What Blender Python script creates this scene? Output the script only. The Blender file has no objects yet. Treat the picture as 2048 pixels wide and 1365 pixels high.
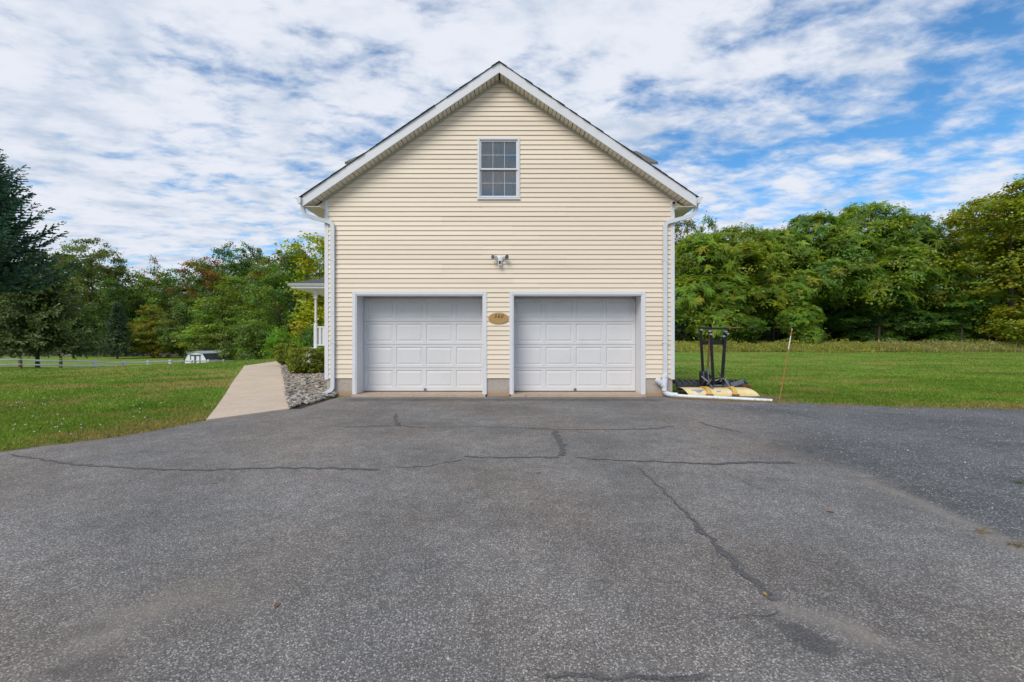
import bpy, math, random
import numpy as np
from mathutils import Vector, Matrix

S = bpy.context.scene
COL = S.collection
random.seed(7)
RNG = np.random.default_rng(7)
R = math.radians

# ------------------------------------------------------------------ camera, sky, sun, exposure
CAM_H = 1.25
F = 870.0                                   # focal length in photo pixels (2048 wide)
cam_d = bpy.data.cameras.new('camera')
cam_d.sensor_width = 36.0
cam_d.lens = 36.0 * F / 2048.0
cam_d.clip_end = 3000
cam = bpy.data.objects.new('camera', cam_d)
cam.location = (0, 0, CAM_H)
cam.rotation_euler = (R(90), 0, 0)
COL.objects.link(cam)
S.camera = cam

SUN_EL, SUN_AZ = 42.0, 208.0                # azimuth clockwise from +Y (the view direction): behind and to the left
wd = bpy.data.worlds.new('World')
S.world = wd
wd.use_nodes = True
wn, wl = wd.node_tree.nodes, wd.node_tree.links
wn.clear()


def wnode(t, **k):
    n = wn.new(t)
    for a, b in k.items():
        setattr(n, a, b)
    return n


def wmath(op, a, b=None, c=None):
    n = wn.new('ShaderNodeMath')
    n.operation = op
    for i, v in enumerate((a, b, c)):
        if v is None:
            continue
        if isinstance(v, (int, float)):
            n.inputs[i].default_value = v
        else:
            wl.new(v, n.inputs[i])
    return n.outputs[0]


def wramp(v, a, b):
    n = wn.new('ShaderNodeMapRange')
    n.interpolation_type = 'SMOOTHSTEP'
    wl.new(v, n.inputs['Value'])
    n.inputs['From Min'].default_value = a
    n.inputs['From Max'].default_value = b
    return n.outputs[0]


sky = wnode('ShaderNodeTexSky', sky_type='NISHITA', sun_disc=False)
sky.sun_elevation = R(SUN_EL)
sky.sun_rotation = R(SUN_AZ)
sky.air_density = 1.0
sky.dust_density = 0.4
sky.ozone_density = 2.0
tc = wnode('ShaderNodeTexCoord')
sp = wnode('ShaderNodeSeparateXYZ')
wl.new(tc.outputs['Generated'], sp.inputs[0])
zz = wmath('ADD', wmath('MAXIMUM', sp.outputs['Z'], 0.0), 0.10)
px_ = wmath('DIVIDE', sp.outputs['X'], zz)
py_ = wmath('DIVIDE', sp.outputs['Y'], zz)
cb = wnode('ShaderNodeCombineXYZ')
wl.new(px_, cb.inputs[0])
wl.new(py_, cb.inputs[1])
mp = wnode('ShaderNodeMapping')
mp.inputs['Rotation'].default_value = (0, 0, R(-34))
mp.inputs['Scale'].default_value = (0.85, 1.25, 1.0)
mp.inputs['Location'].default_value = (3.1, 1.7, 0.0)
wl.new(cb.outputs[0], mp.inputs[0])


def wnoise(scale, detail, rough, off, dist=0.0):
    a = wn.new('ShaderNodeVectorMath')
    a.operation = 'ADD'
    wl.new(mp.outputs[0], a.inputs[0])
    a.inputs[1].default_value = off
    n = wn.new('ShaderNodeTexNoise')
    n.inputs['Scale'].default_value = scale
    n.inputs['Detail'].default_value = detail
    n.inputs['Roughness'].default_value = rough
    n.inputs['Distortion'].default_value = dist
    wl.new(a.outputs[0], n.inputs['Vector'])
    return n.outputs['Fac']


big = wnoise(0.55, 3, 0.5, (0, 0, 0))
mid = wnoise(3.9, 6, 0.55, (5, 2, 1), 0.3)
fine = wnoise(9.0, 5, 0.6, (1, 9, 4), 0.2)
dens = wmath('ADD', wmath('ADD', wmath('MULTIPLY', big, 0.40), wmath('MULTIPLY', mid, 0.72)), wmath('MULTIPLY', fine, 0.32))
# the cloud sheet thins out to the right
dens = wmath('SUBTRACT', dens, wmath('MULTIPLY', wmath('ADD', sp.outputs['X'], 0.25), 0.085))
mask = wramp(dens, 0.50, 0.765)
shade = wramp(wmath('ADD', wmath('MULTIPLY', wnoise(2.4, 5, 0.6, (8, 3, 7), 0.3), 0.65), wmath('MULTIPLY', fine, 0.35)), 0.32, 0.58)
cc = wnode('ShaderNodeMix', data_type='RGBA')
wl.new(shade, cc.inputs[0])
cc.inputs[6].default_value = (3.4, 4.0, 4.95, 1)
cc.inputs[7].default_value = (5.25, 5.5, 6.05, 1)
tint = wnode('ShaderNodeMix', data_type='RGBA', blend_type='MULTIPLY')
tint.inputs[0].default_value = 1.0
wl.new(sky.outputs[0], tint.inputs[6])
tint.inputs[7].default_value = (0.48, 0.90, 1.12, 1)
mx = wnode('ShaderNodeMix', data_type='RGBA')
wl.new(mask, mx.inputs[0])
wl.new(tint.outputs[2], mx.inputs[6])
wl.new(cc.outputs[2], mx.inputs[7])
bg = wnode('ShaderNodeBackground')
bg.inputs['Strength'].default_value = 0.1
wl.new(mx.outputs[2], bg.inputs['Color'])
wo = wnode('ShaderNodeOutputWorld')
wl.new(bg.outputs[0], wo.inputs['Surface'])

sun_d = bpy.data.lights.new('sun', 'SUN')
sun_d.energy = 1.4
sun_d.angle = R(32)
sun_d.color = (1.0, 0.95, 0.86)
sun = bpy.data.objects.new('sun', sun_d)
sdir = Vector((math.sin(R(SUN_AZ)) * math.cos(R(SUN_EL)), math.cos(R(SUN_AZ)) * math.cos(R(SUN_EL)), math.sin(R(SUN_EL))))
sun.rotation_euler = sdir.to_track_quat('Z', 'Y').to_euler()
sun.location = sdir * 50
COL.objects.link(sun)

S.view_settings.view_transform = 'Standard'
S.view_settings.look = 'None'
S.view_settings.gamma = 1.0
S.view_settings.use_curve_mapping = False
S.view_settings.exposure = 0.62
S.cycles.max_bounces = 6
S.cycles.transparent_max_bounces = 8


# ------------------------------------------------------------------ materials
class NT:
    def __init__(self, name):
        self.m = bpy.data.materials.new(name)
        self.m.use_nodes = True
        self.n = self.m.node_tree.nodes
        self.l = self.m.node_tree.links
        self.n.clear()
        self.out = self.n.new('ShaderNodeOutputMaterial')

    def new(self, t, **k):
        o = self.n.new(t)
        for a, b in k.items():
            setattr(o, a, b)
        return o

    def put(self, sock, v):
        if hasattr(v, 'is_linked') or isinstance(v, bpy.types.NodeSocket):
            self.l.new(v, sock)
        else:
            sock.default_value = v

    def math(self, op, a, b=0.0):
        o = self.new('ShaderNodeMath', operation=op)
        self.put(o.inputs[0], a)
        self.put(o.inputs[1], b)
        return o.outputs[0]

    def ramp(self, v, a, b, lo=0.0, hi=1.0, smooth=True):
        o = self.new('ShaderNodeMapRange')
        o.interpolation_type = 'SMOOTHSTEP' if smooth else 'LINEAR'
        self.put(o.inputs['Value'], v)
        o.inputs['From Min'].default_value = a
        o.inputs['From Max'].default_value = b
        o.inputs['To Min'].default_value = lo
        o.inputs['To Max'].default_value = hi
        return o.outputs[0]

    def pos(self, scale=(1, 1, 1), obj=False):
        if obj:
            v = self.new('ShaderNodeTexCoord').outputs['Object']
        else:
            v = self.new('ShaderNodeNewGeometry').outputs['Position']
        o = self.new('ShaderNodeMapping')
        o.inputs['Scale'].default_value = scale
        self.l.new(v, o.inputs[0])
        return o.outputs[0]

    def noise(self, vec, scale, detail=4, rough=0.55, dist=0.0):
        o = self.new('ShaderNodeTexNoise')
        self.l.new(vec, o.inputs['Vector'])
        o.inputs['Scale'].default_value = scale
        o.inputs['Detail'].default_value = detail
        o.inputs['Roughness'].default_value = rough
        o.inputs['Distortion'].default_value = dist
        return o.outputs['Fac']

    def mix(self, f, a, b, blend='MIX'):
        o = self.new('ShaderNodeMix', data_type='RGBA', blend_type=blend)
        self.put(o.inputs[0], f)
        for s, v in ((o.inputs[6], a), (o.inputs[7], b)):
            if isinstance(v, tuple) and len(v) == 3:
                v = v + (1,)
            self.put(s, v)
        return o.outputs[2]

    def scale(self, col, f):
        o = self.new('ShaderNodeVectorMath', operation='SCALE')
        self.put(o.inputs[0], col if not isinstance(col, tuple) else col)
        self.put(o.inputs['Scale'], f)
        return o.outputs[0]

    def bump(self, h, strength=0.3, dist=0.01):
        o = self.new('ShaderNodeBump')
        o.inputs['Strength'].default_value = strength
        o.inputs['Distance'].default_value = dist
        self.l.new(h, o.inputs['Height'])
        return o.outputs[0]

    def pbr(self, col, rough=0.6, normal=None, metal=0.0, spec=0.5):
        o = self.new('ShaderNodeBsdfPrincipled')
        if isinstance(col, tuple) and len(col) == 3:
            col = col + (1,)
        self.put(o.inputs['Base Color'], col)
        self.put(o.inputs['Roughness'], rough)
        o.inputs['Metallic'].default_value = metal
        o.inputs['Specular IOR Level'].default_value = spec
        if normal is not None:
            self.l.new(normal, o.inputs['Normal'])
        self.l.new(o.outputs[0], self.out.inputs['Surface'])
        return self.m


def basic(name, col, rough=0.6, var=0.12, vs=6.0, bump=0.0, bs=60.0, metal=0.0, spec=0.4, dirt=None, dirt_amt=0.3, ds=2.5, stretch=(1, 1, 1), objvar=0.0):
    t = NT(name)
    p = t.pos(stretch)
    n = t.noise(p, vs, 5, 0.6)
    c = t.mix(n, tuple(x * (1 - var) for x in col), tuple(min(.9, x * (1 + var)) for x in col))
    if dirt:
        dn = t.ramp(t.noise(p, ds, 6, 0.65), 0.5, 0.75)
        c = t.mix(t.math('MULTIPLY', dn, dirt_amt), c, dirt)
    if objvar:
        oi = t.new('ShaderNodeObjectInfo')
        c = t.scale(c, t.ramp(oi.outputs['Random'], 0, 1, 1 - objvar, 1 + objvar * .6, False))
    nm = None
    if bump:
        nm = t.bump(t.noise(p, bs, 4, 0.6), bump, 0.005)
    return t.pbr(c, rough, nm, metal, spec)


M = {}
M['siding'] = basic('cream_vinyl_siding', (0.83, 0.70, 0.55), 0.5, 0.035, 0.7, 0.05, 90, dirt=(0.5, 0.42, 0.3), dirt_amt=0.16, ds=1.3, stretch=(0.5, 1, 3), objvar=0.05)
M['core'] = basic('wall_sheathing', (0.12, 0.10, 0.08), 0.9)
M['white'] = basic('white_trim', (0.72, 0.715, 0.735), 0.45, 0.04, 3, 0.03, 80, dirt=(0.5, 0.48, 0.45), dirt_amt=0.22, ds=4)
M['gutter'] = basic('white_aluminium', (0.66, 0.68, 0.72), 0.35, 0.05, 4, 0.02, 40, dirt=(0.45, 0.44, 0.42), dirt_amt=0.3, ds=5)
M['door'] = basic('white_door_paint', (0.695, 0.685, 0.69), 0.5, 0.03, 4, 0.04, 160, dirt=(0.5, 0.46, 0.40), dirt_amt=0.22, ds=1.7)
M['soffit'] = basic('tan_soffit', (0.66, 0.61, 0.50), 0.55, 0.07, 3)
M['frieze'] = basic('tan_channel', (0.47, 0.43, 0.35), 0.5, 0.05, 3)
M['shingle'] = basic('grey_shingle', (0.075, 0.078, 0.085), 0.9, 0.35, 25, 0.6, 150)
M['shingle_green'] = basic('weathered_shingle', (0.15, 0.155, 0.14), 0.9, 0.3, 14, 0.6, 120)
M['pvc'] = basic('white_pvc', (0.74, 0.76, 0.8), 0.35, 0.04, 6, dirt=(0.45, 0.38, 0.28), dirt_amt=0.25, ds=7)
M['black'] = basic('black_painted_steel', (0.010, 0.0105, 0.012), 0.4, 0.4, 9, 0.1, 60, dirt=(0.06, 0.03, 0.015), dirt_amt=0.4, ds=9)
M['black_poly'] = basic('black_poly', (0.035, 0.037, 0.043), 0.3, 0.3, 9)
M['steel'] = basic('grey_steel', (0.20, 0.21, 0.23), 0.42, 0.3, 14, 0.1, 60, metal=0.5, dirt=(0.14, 0.07, 0.03), dirt_amt=0.5, ds=11)
M['yellow'] = basic('faded_yellow_paint', (0.84, 0.63, 0.30), 0.4, 0.13, 3, 0.04, 50, dirt=(0.86, 0.78, 0.58), dirt_amt=0.8, ds=3)
M['yellow_deep'] = basic('yellow_bracket', (0.66, 0.43, 0.10), 0.4, 0.15, 8, dirt=(0.2, 0.12, 0.05), dirt_amt=0.5, ds=12)
M['rust'] = basic('rusty_strap', (0.21, 0.10, 0.045), 0.8, 0.3, 14)
M['chrome'] = basic('bright_fitting', (0.5, 0.5, 0.52), 0.3, 0.1, 20, metal=0.7)
M['decal_white'] = basic('decal_white', (0.7, 0.72, 0.75), 0.4)
M['decal_blue'] = basic('decal_blue', (0.06, 0.10, 0.28), 0.4)
M['gold'] = basic('gold_plaque', (0.46, 0.27, 0.10), 0.42, 0.1, 20, 0.1, 120)
M['gold_rim'] = basic('gold_rim', (0.52, 0.33, 0.14), 0.4, 0.08, 20)
M['numeral'] = basic('dark_numeral', (0.06, 0.03, 0.012), 0.5)
M['dark'] = basic('dark_plastic', (0.012, 0.012, 0.014), 0.4)
M['orange_wood'] = basic('orange_stake', (0.42, 0.19, 0.06), 0.7, 0.25, 20)
M['orange'] = basic('orange_tip', (0.55, 0.13, 0.05), 0.6)
M['bark'] = basic('bark', (0.075, 0.06, 0.048), 0.95, 0.4, 6, 0.8, 14)
M['bark_pale'] = basic('pale_bark', (0.17, 0.15, 0.125), 0.95, 0.35, 6, 0.8, 14)
M['post_brown'] = basic('weathered_brown_post', (0.15, 0.11, 0.075), 0.9, 0.3, 8)
M['post_white'] = basic('whitewashed_wood', (0.78, 0.79, 0.8), 0.8, 0.1, 6, dirt=(0.4, 0.37, 0.32), dirt_amt=0.35, ds=3)
M['shed_white'] = basic('shed_white_paint', (0.80, 0.83, 0.87), 0.6, 0.05, 3)
M['shed_trim'] = basic('shed_grey_trim', (0.09, 0.105, 0.13), 0.6)
M['shed_roof_pale'] = basic('shed_pale_roof', (0.34, 0.36, 0.38), 0.8, 0.15, 6)
M['shed_roof_dark'] = basic('shed_dark_roof', (0.06, 0.062, 0.066), 0.9, 0.3, 8)
M['fieldstone'] = basic('field_stone', (0.25, 0.235, 0.21), 0.95, 0.4, 1.2, 0.5, 9)
M['muntin'] = basic('grey_white_grille', (0.56, 0.56, 0.58), 0.5)
M['room'] = basic('dim_room', (0.5, 0.5, 0.52), 0.9)
M['mulch'] = basic('dark_soil', (0.05, 0.038, 0.028), 1.0, 0.4, 14, 0.6, 40)

# foundation: grey concrete with an orange soil stain towards the ground
t = NT('foundation_concrete')
p = t.pos()
sep = t.new('ShaderNodeSeparateXYZ')
t.l.new(p, sep.inputs[0])
c = t.mix(t.noise(p, 3, 6, 0.6), (0.36, 0.30, 0.25), (0.55, 0.48, 0.41))
c = t.mix(t.ramp(t.noise(p, 22, 4, 0.7), 0.55, 0.75), c, (0.17, 0.14, 0.11))
low = t.ramp(t.math('ADD', sep.outputs['Z'], t.math('MULTIPLY', t.noise(p, 5, 4), 0.12)), 0.08, 0.24, 1, 0)
c = t.mix(t.math('MULTIPLY', low, 0.75), c, (0.42, 0.23, 0.10))
M['foundation'] = t.pbr(c, 0.9, t.bump(t.noise(p, 50, 5), 0.5, 0.01))
t = NT('garage_slab')
p = t.pos()
c = t.mix(t.noise(p, 4, 6, 0.65), (0.36, 0.25, 0.17), (0.58, 0.46, 0.35))
c = t.mix(t.ramp(t.noise(p, 9, 5, 0.7), 0.58, 0.7), c, (0.25, 0.14, 0.08))
M['slab'] = t.pbr(c, 0.9, t.bump(t.noise(p, 40, 5), 0.4, 0.01))

# concrete walk
t = NT('walk_concrete')
p = t.pos()
n1 = t.noise(p, 1.3, 6, 0.6)
c = t.mix(n1, (0.49, 0.385, 0.29), (0.67, 0.55, 0.425))
c = t.mix(t.ramp(t.noise(p, 34, 4, 0.7), 0.56, 0.72), c, (0.24, 0.19, 0.145))
c = t.mix(t.math('MULTIPLY', t.ramp(t.noise(p, 5, 6, 0.7), 0.55, 0.75), 0.5), c, (0.28, 0.22, 0.17))
M['concrete'] = t.pbr(c, 0.9, t.bump(t.noise(p, 60, 5, 0.7), 0.5, 0.01))

# glass
t = NT('window_glass')
gl = t.new('ShaderNodeBsdfGlossy')
gl.inputs['Roughness'].default_value = 0.03
gl.inputs['Color'].default_value = (1.0, 0.96, 0.90, 1)
tr = t.new('ShaderNodeBsdfTransparent')
tr.inputs['Color'].default_value = (0.9, 0.92, 0.95, 1)
fr = t.new('ShaderNodeFresnel')
fr.inputs['IOR'].default_value = 2.3
ms = t.new('ShaderNodeMixShader')
t.l.new(fr.outputs[0], ms.inputs[0])
t.l.new(tr.outputs[0], ms.inputs[1])
t.l.new(gl.outputs[0], ms.inputs[2])
t.l.new(ms.outputs[0], t.out.inputs['Surface'])
M['glass'] = t.m
t = NT('lace_curtain')
p = t.pos()
c = t.mix(t.noise(p, 22, 5, 0.75, 0.8), (0.45, 0.45, 0.46), (0.85, 0.85, 0.85))
df = t.new('ShaderNodeBsdfDiffuse')
t.l.new(c, df.inputs[0])
trn = t.new('ShaderNodeBsdfTranslucent')
t.l.new(c, trn.inputs[0])
m1 = t.new('ShaderNodeMixShader')
m1.inputs[0].default_value = 0.15
t.l.new(df.outputs[0], m1.inputs[1])
t.l.new(trn.outputs[0], m1.inputs[2])
t.l.new(m1.outputs[0], t.out.inputs['Surface'])
M['curtain'] = t.m


def leaf_mat(name, transl=0.48, gloss=0.03):
    t = NT(name)
    at = t.new('ShaderNodeAttribute', attribute_name='Col')
    oi = t.new('ShaderNodeObjectInfo')
    c = t.mix(1.0, at.outputs['Color'], oi.outputs['Color'], 'MULTIPLY')
    df = t.new('ShaderNodeBsdfDiffuse')
    t.l.new(c, df.inputs[0])
    tr = t.new('ShaderNodeBsdfTranslucent')
    t.l.new(t.mix(1.0, c, (1.1, 1.15, 0.6), 'MULTIPLY'), tr.inputs[0])
    m1 = t.new('ShaderNodeMixShader')
    m1.inputs[0].default_value = transl
    t.l.new(df.outputs[0], m1.inputs[1])
    t.l.new(tr.outputs[0], m1.inputs[2])
    g = t.new('ShaderNodeBsdfGlossy')
    g.inputs['Roughness'].default_value = 0.5
    g.inputs['Color'].default_value = (0.8, 0.9, 1.0, 1)
    m2 = t.new('ShaderNodeMixShader')
    m2.inputs[0].default_value = gloss
    t.l.new(m1.outputs[0], m2.inputs[1])
    t.l.new(g.outputs[0], m2.inputs[2])
    t.l.new(m2.outputs[0], t.out.inputs['Surface'])
    return t.m


M['leaf'] = leaf_mat('leaves')
M['needle'] = leaf_mat('needles', 0.12, 0.05)


def grass_colour(t, blade=False):
    """Turf colour by place: green with dry tan streaks and darker lush patches, and bare soil by the 'dirt' attribute."""
    p = t.pos()
    ps = t.pos((0.38, 0.62, 1))
    a = t.noise(ps, 0.9, 5, 0.6, 0.4)
    b = t.noise(p, 0.35, 4, 0.6)
    f = t.noise(p, 9, 5, 0.7)
    sep = t.new('ShaderNodeSeparateXYZ')
    t.l.new(p, sep.inputs[0])
    side = t.ramp(sep.outputs['X'], -3, 3)         # the right lawn is greener than the left one
    g = t.mix(t.ramp(b, 0.35, 0.65), (0.112, 0.200, 0.024), (0.172, 0.270, 0.040))
    dry = t.ramp(t.math('SUBTRACT', t.math('ADD', a, t.math('MULTIPLY', f, 0.25)), t.math('MULTIPLY', side, 0.035)), 0.585, 0.74)
    g = t.mix(t.math('MULTIPLY', dry, 0.75), g, (0.30, 0.24, 0.085))
    lush = t.ramp(t.noise(ps, 1.7, 4, 0.6, 0.3), 0.56, 0.68)
    g = t.mix(t.math('MULTIPLY', lush, 0.6), g, (0.055, 0.165, 0.012))
    # old field grass on the slope falls away drier
    fm = t.ramp(t.noise(p, 26, 3, 0.7), 0.3, 0.7, 0.65, 1.5)
    return p, t.scale(g, fm), f


t = NT('lawn')
p, g, f = grass_colour(t)
at = t.new('ShaderNodeAttribute', attribute_name='dirt')
dm = t.ramp(t.math('ADD', at.outputs['Fac'], t.math('MULTIPLY', t.math('SUBTRACT', t.noise(p, 5, 5, 0.7), 0.5), 0.9)), 0.35, 0.7)
soil = t.mix(t.noise(p, 14, 5, 0.7), (0.13, 0.085, 0.05), (0.30, 0.21, 0.125))
c = t.mix(dm, g, soil)
M['lawn'] = t.pbr(c, 0.95, t.bump(t.noise(p, 45, 4, 0.7), 0.6, 0.03), 0, 0.1)
t = NT('grass_blades')
p, g, f = grass_colour(t)
at = t.new('ShaderNodeAttribute', attribute_name='Col')
c = t.mix(1.0, g, at.outputs['Color'], 'MULTIPLY')
df = t.new('ShaderNodeBsdfDiffuse')
t.l.new(c, df.inputs[0])
tr = t.new('ShaderNodeBsdfTranslucent')
t.l.new(c, tr.inputs[0])
m1 = t.new('ShaderNodeMixShader')
m1.inputs[0].default_value = 0.35
t.l.new(df.outputs[0], m1.inputs[1])
t.l.new(tr.outputs[0], m1.inputs[2])
t.l.new(m1.outputs[0], t.out.inputs['Surface'])
M['grass'] = t.m

# asphalt: exposed aggregate, dust, old coarse strip on the right
t = NT('asphalt')
p = t.pos()
at = t.new('ShaderNodeAttribute', attribute_name='stain')
sr = t.new('ShaderNodeSeparateColor')
t.l.new(at.outputs['Color'], sr.inputs[0])


def voro(t, p, s, feat='F1'):
    v = t.new('ShaderNodeTexVoronoi', feature=feat)
    v.inputs['Scale'].default_value = s
    t.l.new(p, v.inputs['Vector'])
    return v


v1 = voro(t, p, 108)
v2 = voro(t, p, 240)
v3 = voro(t, p, 62)
s1 = t.new('ShaderNodeSeparateColor')
t.l.new(v1.outputs['Color'], s1.inputs[0])
s2 = t.new('ShaderNodeSeparateColor')
t.l.new(v2.outputs['Color'], s2.inputs[0])
s3 = t.new('ShaderNodeSeparateColor')
t.l.new(v3.outputs['Color'], s3.inputs[0])
edge = t.ramp(v1.outputs['Distance'], 0.25, 0.62, 1, 0)
st = t.ramp(s1.outputs[0], 0.25, 1.0, 0.0, 1.0, False)
lum = t.math('ADD', t.math('MULTIPLY', t.math('MULTIPLY', st, edge), 0.31), t.math('MULTIPLY', s2.outputs[0], 0.14))
lum = t.math('ADD', lum, 0.072)
spark = t.ramp(s1.outputs[1], 0.985, 0.995, 0, 0.25)
lum = t.math('ADD', lum, t.math('MULTIPLY', spark, edge))
# coarse gravelly zone: bigger and more scattered pale chips in a darker bed
e3 = t.ramp(v3.outputs['Distance'], 0.2, 0.5, 1, 0)
lum3 = t.math('ADD', 0.092, t.math('ADD', t.math('MULTIPLY', t.math('MULTIPLY', t.ramp(s3.outputs[0], 0.45, 1.0), e3), 0.36), t.math('MULTIPLY', t.math('MULTIPLY', st, edge), 0.19)))
wob = t.math('MULTIPLY', t.math('SUBTRACT', t.noise(p, 3.2, 6, 0.65), 0.5), 0.9)
zone = t.ramp(t.math('ADD', sr.outputs[2], t.math('MULTIPLY', wob, 1.0)), 0.2, 0.8)
lm = t.new('ShaderNodeMix', data_type='FLOAT')
t.l.new(zone, lm.inputs[0])
t.l.new(lum, lm.inputs[2])
t.l.new(lum3, lm.inputs[3])
lum = lm.outputs[0]
lum = t.math('MULTIPLY', lum, t.ramp(t.noise(p, 0.7, 6, 0.6), 0.3, 0.7, 0.80, 1.22))
lum = t.math('MULTIPLY', lum, t.ramp(t.noise(p, 6, 5, 0.7), 0.3, 0.7, 0.86, 1.14))
hue = t.mix(t.ramp(t.noise(p, 0.45, 4, 0.6), 0.4, 0.62), (1.05, 1.0, 0.965), (1.14, 1.0, 0.90))
hue = t.mix(zone, hue, (1.01, 1.0, 1.0))
c = t.scale(hue, lum)
dust = t.ramp(t.math('ADD', sr.outputs[0], wob), 0.25, 0.95)
c = t.mix(t.math('MULTIPLY', dust, 0.72), c, t.mix(t.noise(p, 30, 4, 0.7), (0.23, 0.20, 0.17), (0.35, 0.31, 0.265)))
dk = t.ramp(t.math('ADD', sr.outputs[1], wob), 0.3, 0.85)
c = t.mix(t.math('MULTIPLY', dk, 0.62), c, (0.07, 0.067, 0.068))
h = t.math('ADD', t.math('MULTIPLY', edge, s1.outputs[2]), t.math('MULTIPLY', s2.outputs[1], 0.35))
M['asphalt'] = t.pbr(c, 0.85, t.bump(h, 0.55, 0.006), 0, 0.3)
t = NT('crack_sealer')
p = t.pos()
vt = voro(t, p, 150)
st_ = t.new('ShaderNodeSeparateColor')
t.l.new(vt.outputs['Color'], st_.inputs[0])
c = t.mix(t.math('MULTIPLY', st_.outputs[0], t.noise(p, 20, 4, 0.7)), (0.052, 0.051, 0.053), (0.25, 0.245, 0.24))
M['tar'] = t.pbr(c, 0.75, t.bump(t.noise(p, 120, 4, 0.7), 0.5, 0.005), 0, 0.3)
t = NT('river_stone')
p = t.pos()
oi = t.new('ShaderNodeAttribute', attribute_name='Col')
c = t.mix(1.0, oi.outputs['Color'], t.mix(t.noise(p, 18, 4), (0.7, 0.7, 0.7), (1.25, 1.25, 1.25)), 'MULTIPLY')
M['stone'] = t.pbr(c, 0.85)


# ------------------------------------------------------------------ mesh helpers
def root_loc(o):
    while o is not None and o.parent is not None:
        o = o.parent
    return Vector(o.location) if o is not None else Vector((0, 0, 0))


class MB:
    def __init__(self):
        self.v = []
        self.f = []

    def add(self, vs, fs):
        b = len(self.v)
        self.v.extend([tuple(x) for x in vs])
        self.f.extend([tuple(b + i for i in q) for q in fs])
        return self

    def box(self, x0, x1, y0, y1, z0, z1):
        return self.add([(x0, y0, z0), (x1, y0, z0), (x1, y1, z0), (x0, y1, z0), (x0, y0, z1), (x1, y0, z1), (x1, y1, z1), (x0, y1, z1)],
                        [(0, 3, 2, 1), (4, 5, 6, 7), (0, 1, 5, 4), (1, 2, 6, 5), (2, 3, 7, 6), (3, 0, 4, 7)])

    def hull8(self, a, b):
        """two quads (front a, back b), same winding: closed prism"""
        n = len(a)
        fs = [tuple(range(n)), tuple(range(2 * n - 1, n - 1, -1))]
        for i in range(n):
            j = (i + 1) % n
            fs.append((i, n + i, n + j, j))
        return self.add(list(a) + list(b), fs)

    def prism_y(self, poly, y0, y1):
        """polygon of (x,z) extruded along y"""
        return self.hull8([(x, y0, z) for x, z in poly], [(x, y1, z) for x, z in poly])

    def prism_x(self, poly, x0, x1):
        return self.hull8([(x0, y, z) for y, z in poly], [(x1, y, z) for y, z in poly])

    def prism_z(self, poly, z0, z1):
        return self.hull8([(x, y, z1) for x, y in poly], [(x, y, z0) for x, y in poly])

    def tube(self, pts, r, n=8, prof=None, up=(0, 0, 1)):
        pts = [Vector(q) for q in pts]
        rings = []
        for i, q in enumerate(pts):
            d = (pts[min(i + 1, len(pts) - 1)] - pts[max(i - 1, 0)]).normalized()
            u = Vector(up)
            if abs(d.dot(u)) > 0.97:
                u = Vector((0, 1, 0)) if abs(d.y) < 0.9 else Vector((1, 0, 0))
            s = d.cross(u).normalized()
            w = s.cross(d).normalized()
            rr = r[i] if isinstance(r, (list, tuple)) else r
            if prof is None:
                ring = [q + (s * math.cos(2 * math.pi * k / n) + w * math.sin(2 * math.pi * k / n)) * rr for k in range(n)]
            else:
                ring = [q + s * a + w * b for a, b in prof]
            rings.append(ring)
        m = len(rings[0])
        vs = [v for ring in rings for v in ring]
        fs = []
        for i in range(len(rings) - 1):
            for k in range(m):
                j = (k + 1) % m
                fs.append((i * m + k, i * m + j, (i + 1) * m + j, (i + 1) * m + k))
        fs.append(tuple(range(m - 1, -1, -1)))
        fs.append(tuple((len(rings) - 1) * m + k for k in range(m)))
        return self.add(vs, fs)

    def disc(self, c, axis, r0, r1, n=16):
        """closed cone/cylinder from c along axis vector"""
        c, a = Vector(c), Vector(axis)
        return self.tube([c, c + a], [r0, r1], n)

    def ball(self, c, rx, ry, rz, nu=12, nv=8):
        vs = [(c[0], c[1], c[2] - rz)]
        for j in range(1, nv):
            th = math.pi * j / nv
            for i in range(nu):
                ph = 2 * math.pi * i / nu
                vs.append((c[0] + rx * math.sin(th) * math.cos(ph), c[1] + ry * math.sin(th) * math.sin(ph), c[2] - rz * math.cos(th)))
        vs.append((c[0], c[1], c[2] + rz))
        fs = []
        for i in range(nu):
            fs.append((0, 1 + (i + 1) % nu, 1 + i))
        for j in range(nv - 2):
            for i in range(nu):
                a = 1 + j * nu
                fs.append((a + i, a + (i + 1) % nu, a + nu + (i + 1) % nu, a + nu + i))
        t_ = len(vs) - 1
        a = 1 + (nv - 2) * nu
        for i in range(nu):
            fs.append((a + i, a + (i + 1) % nu, t_))
        return self.add(vs, fs)

    def build(self, name, mat, parent=None, smooth=False, bevel=0.0):
        me = bpy.data.meshes.new(name)
        off = root_loc(parent)
        me.from_pydata([(v[0] - off.x, v[1] - off.y, v[2] - off.z) for v in self.v], [], self.f)
        import bmesh
        bm = bmesh.new()
        bm.from_mesh(me)
        bmesh.ops.recalc_face_normals(bm, faces=bm.faces)
        bm.to_mesh(me)
        bm.free()
        me.materials.append(mat)
        if smooth:
            me.polygons.foreach_set('use_smooth', [True] * len(me.polygons))
        o = bpy.data.objects.new(name, me)
        COL.objects.link(o)
        o.parent = parent
        if bevel:
            b = o.modifiers.new('bevel', 'BEVEL')
            b.width = bevel
            b.segments = 2
            b.limit_method = 'ANGLE'
        if smooth:
            try:
                me.set_sharp_from_angle(angle=R(40))
            except Exception:
                pass
        return o


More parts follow.
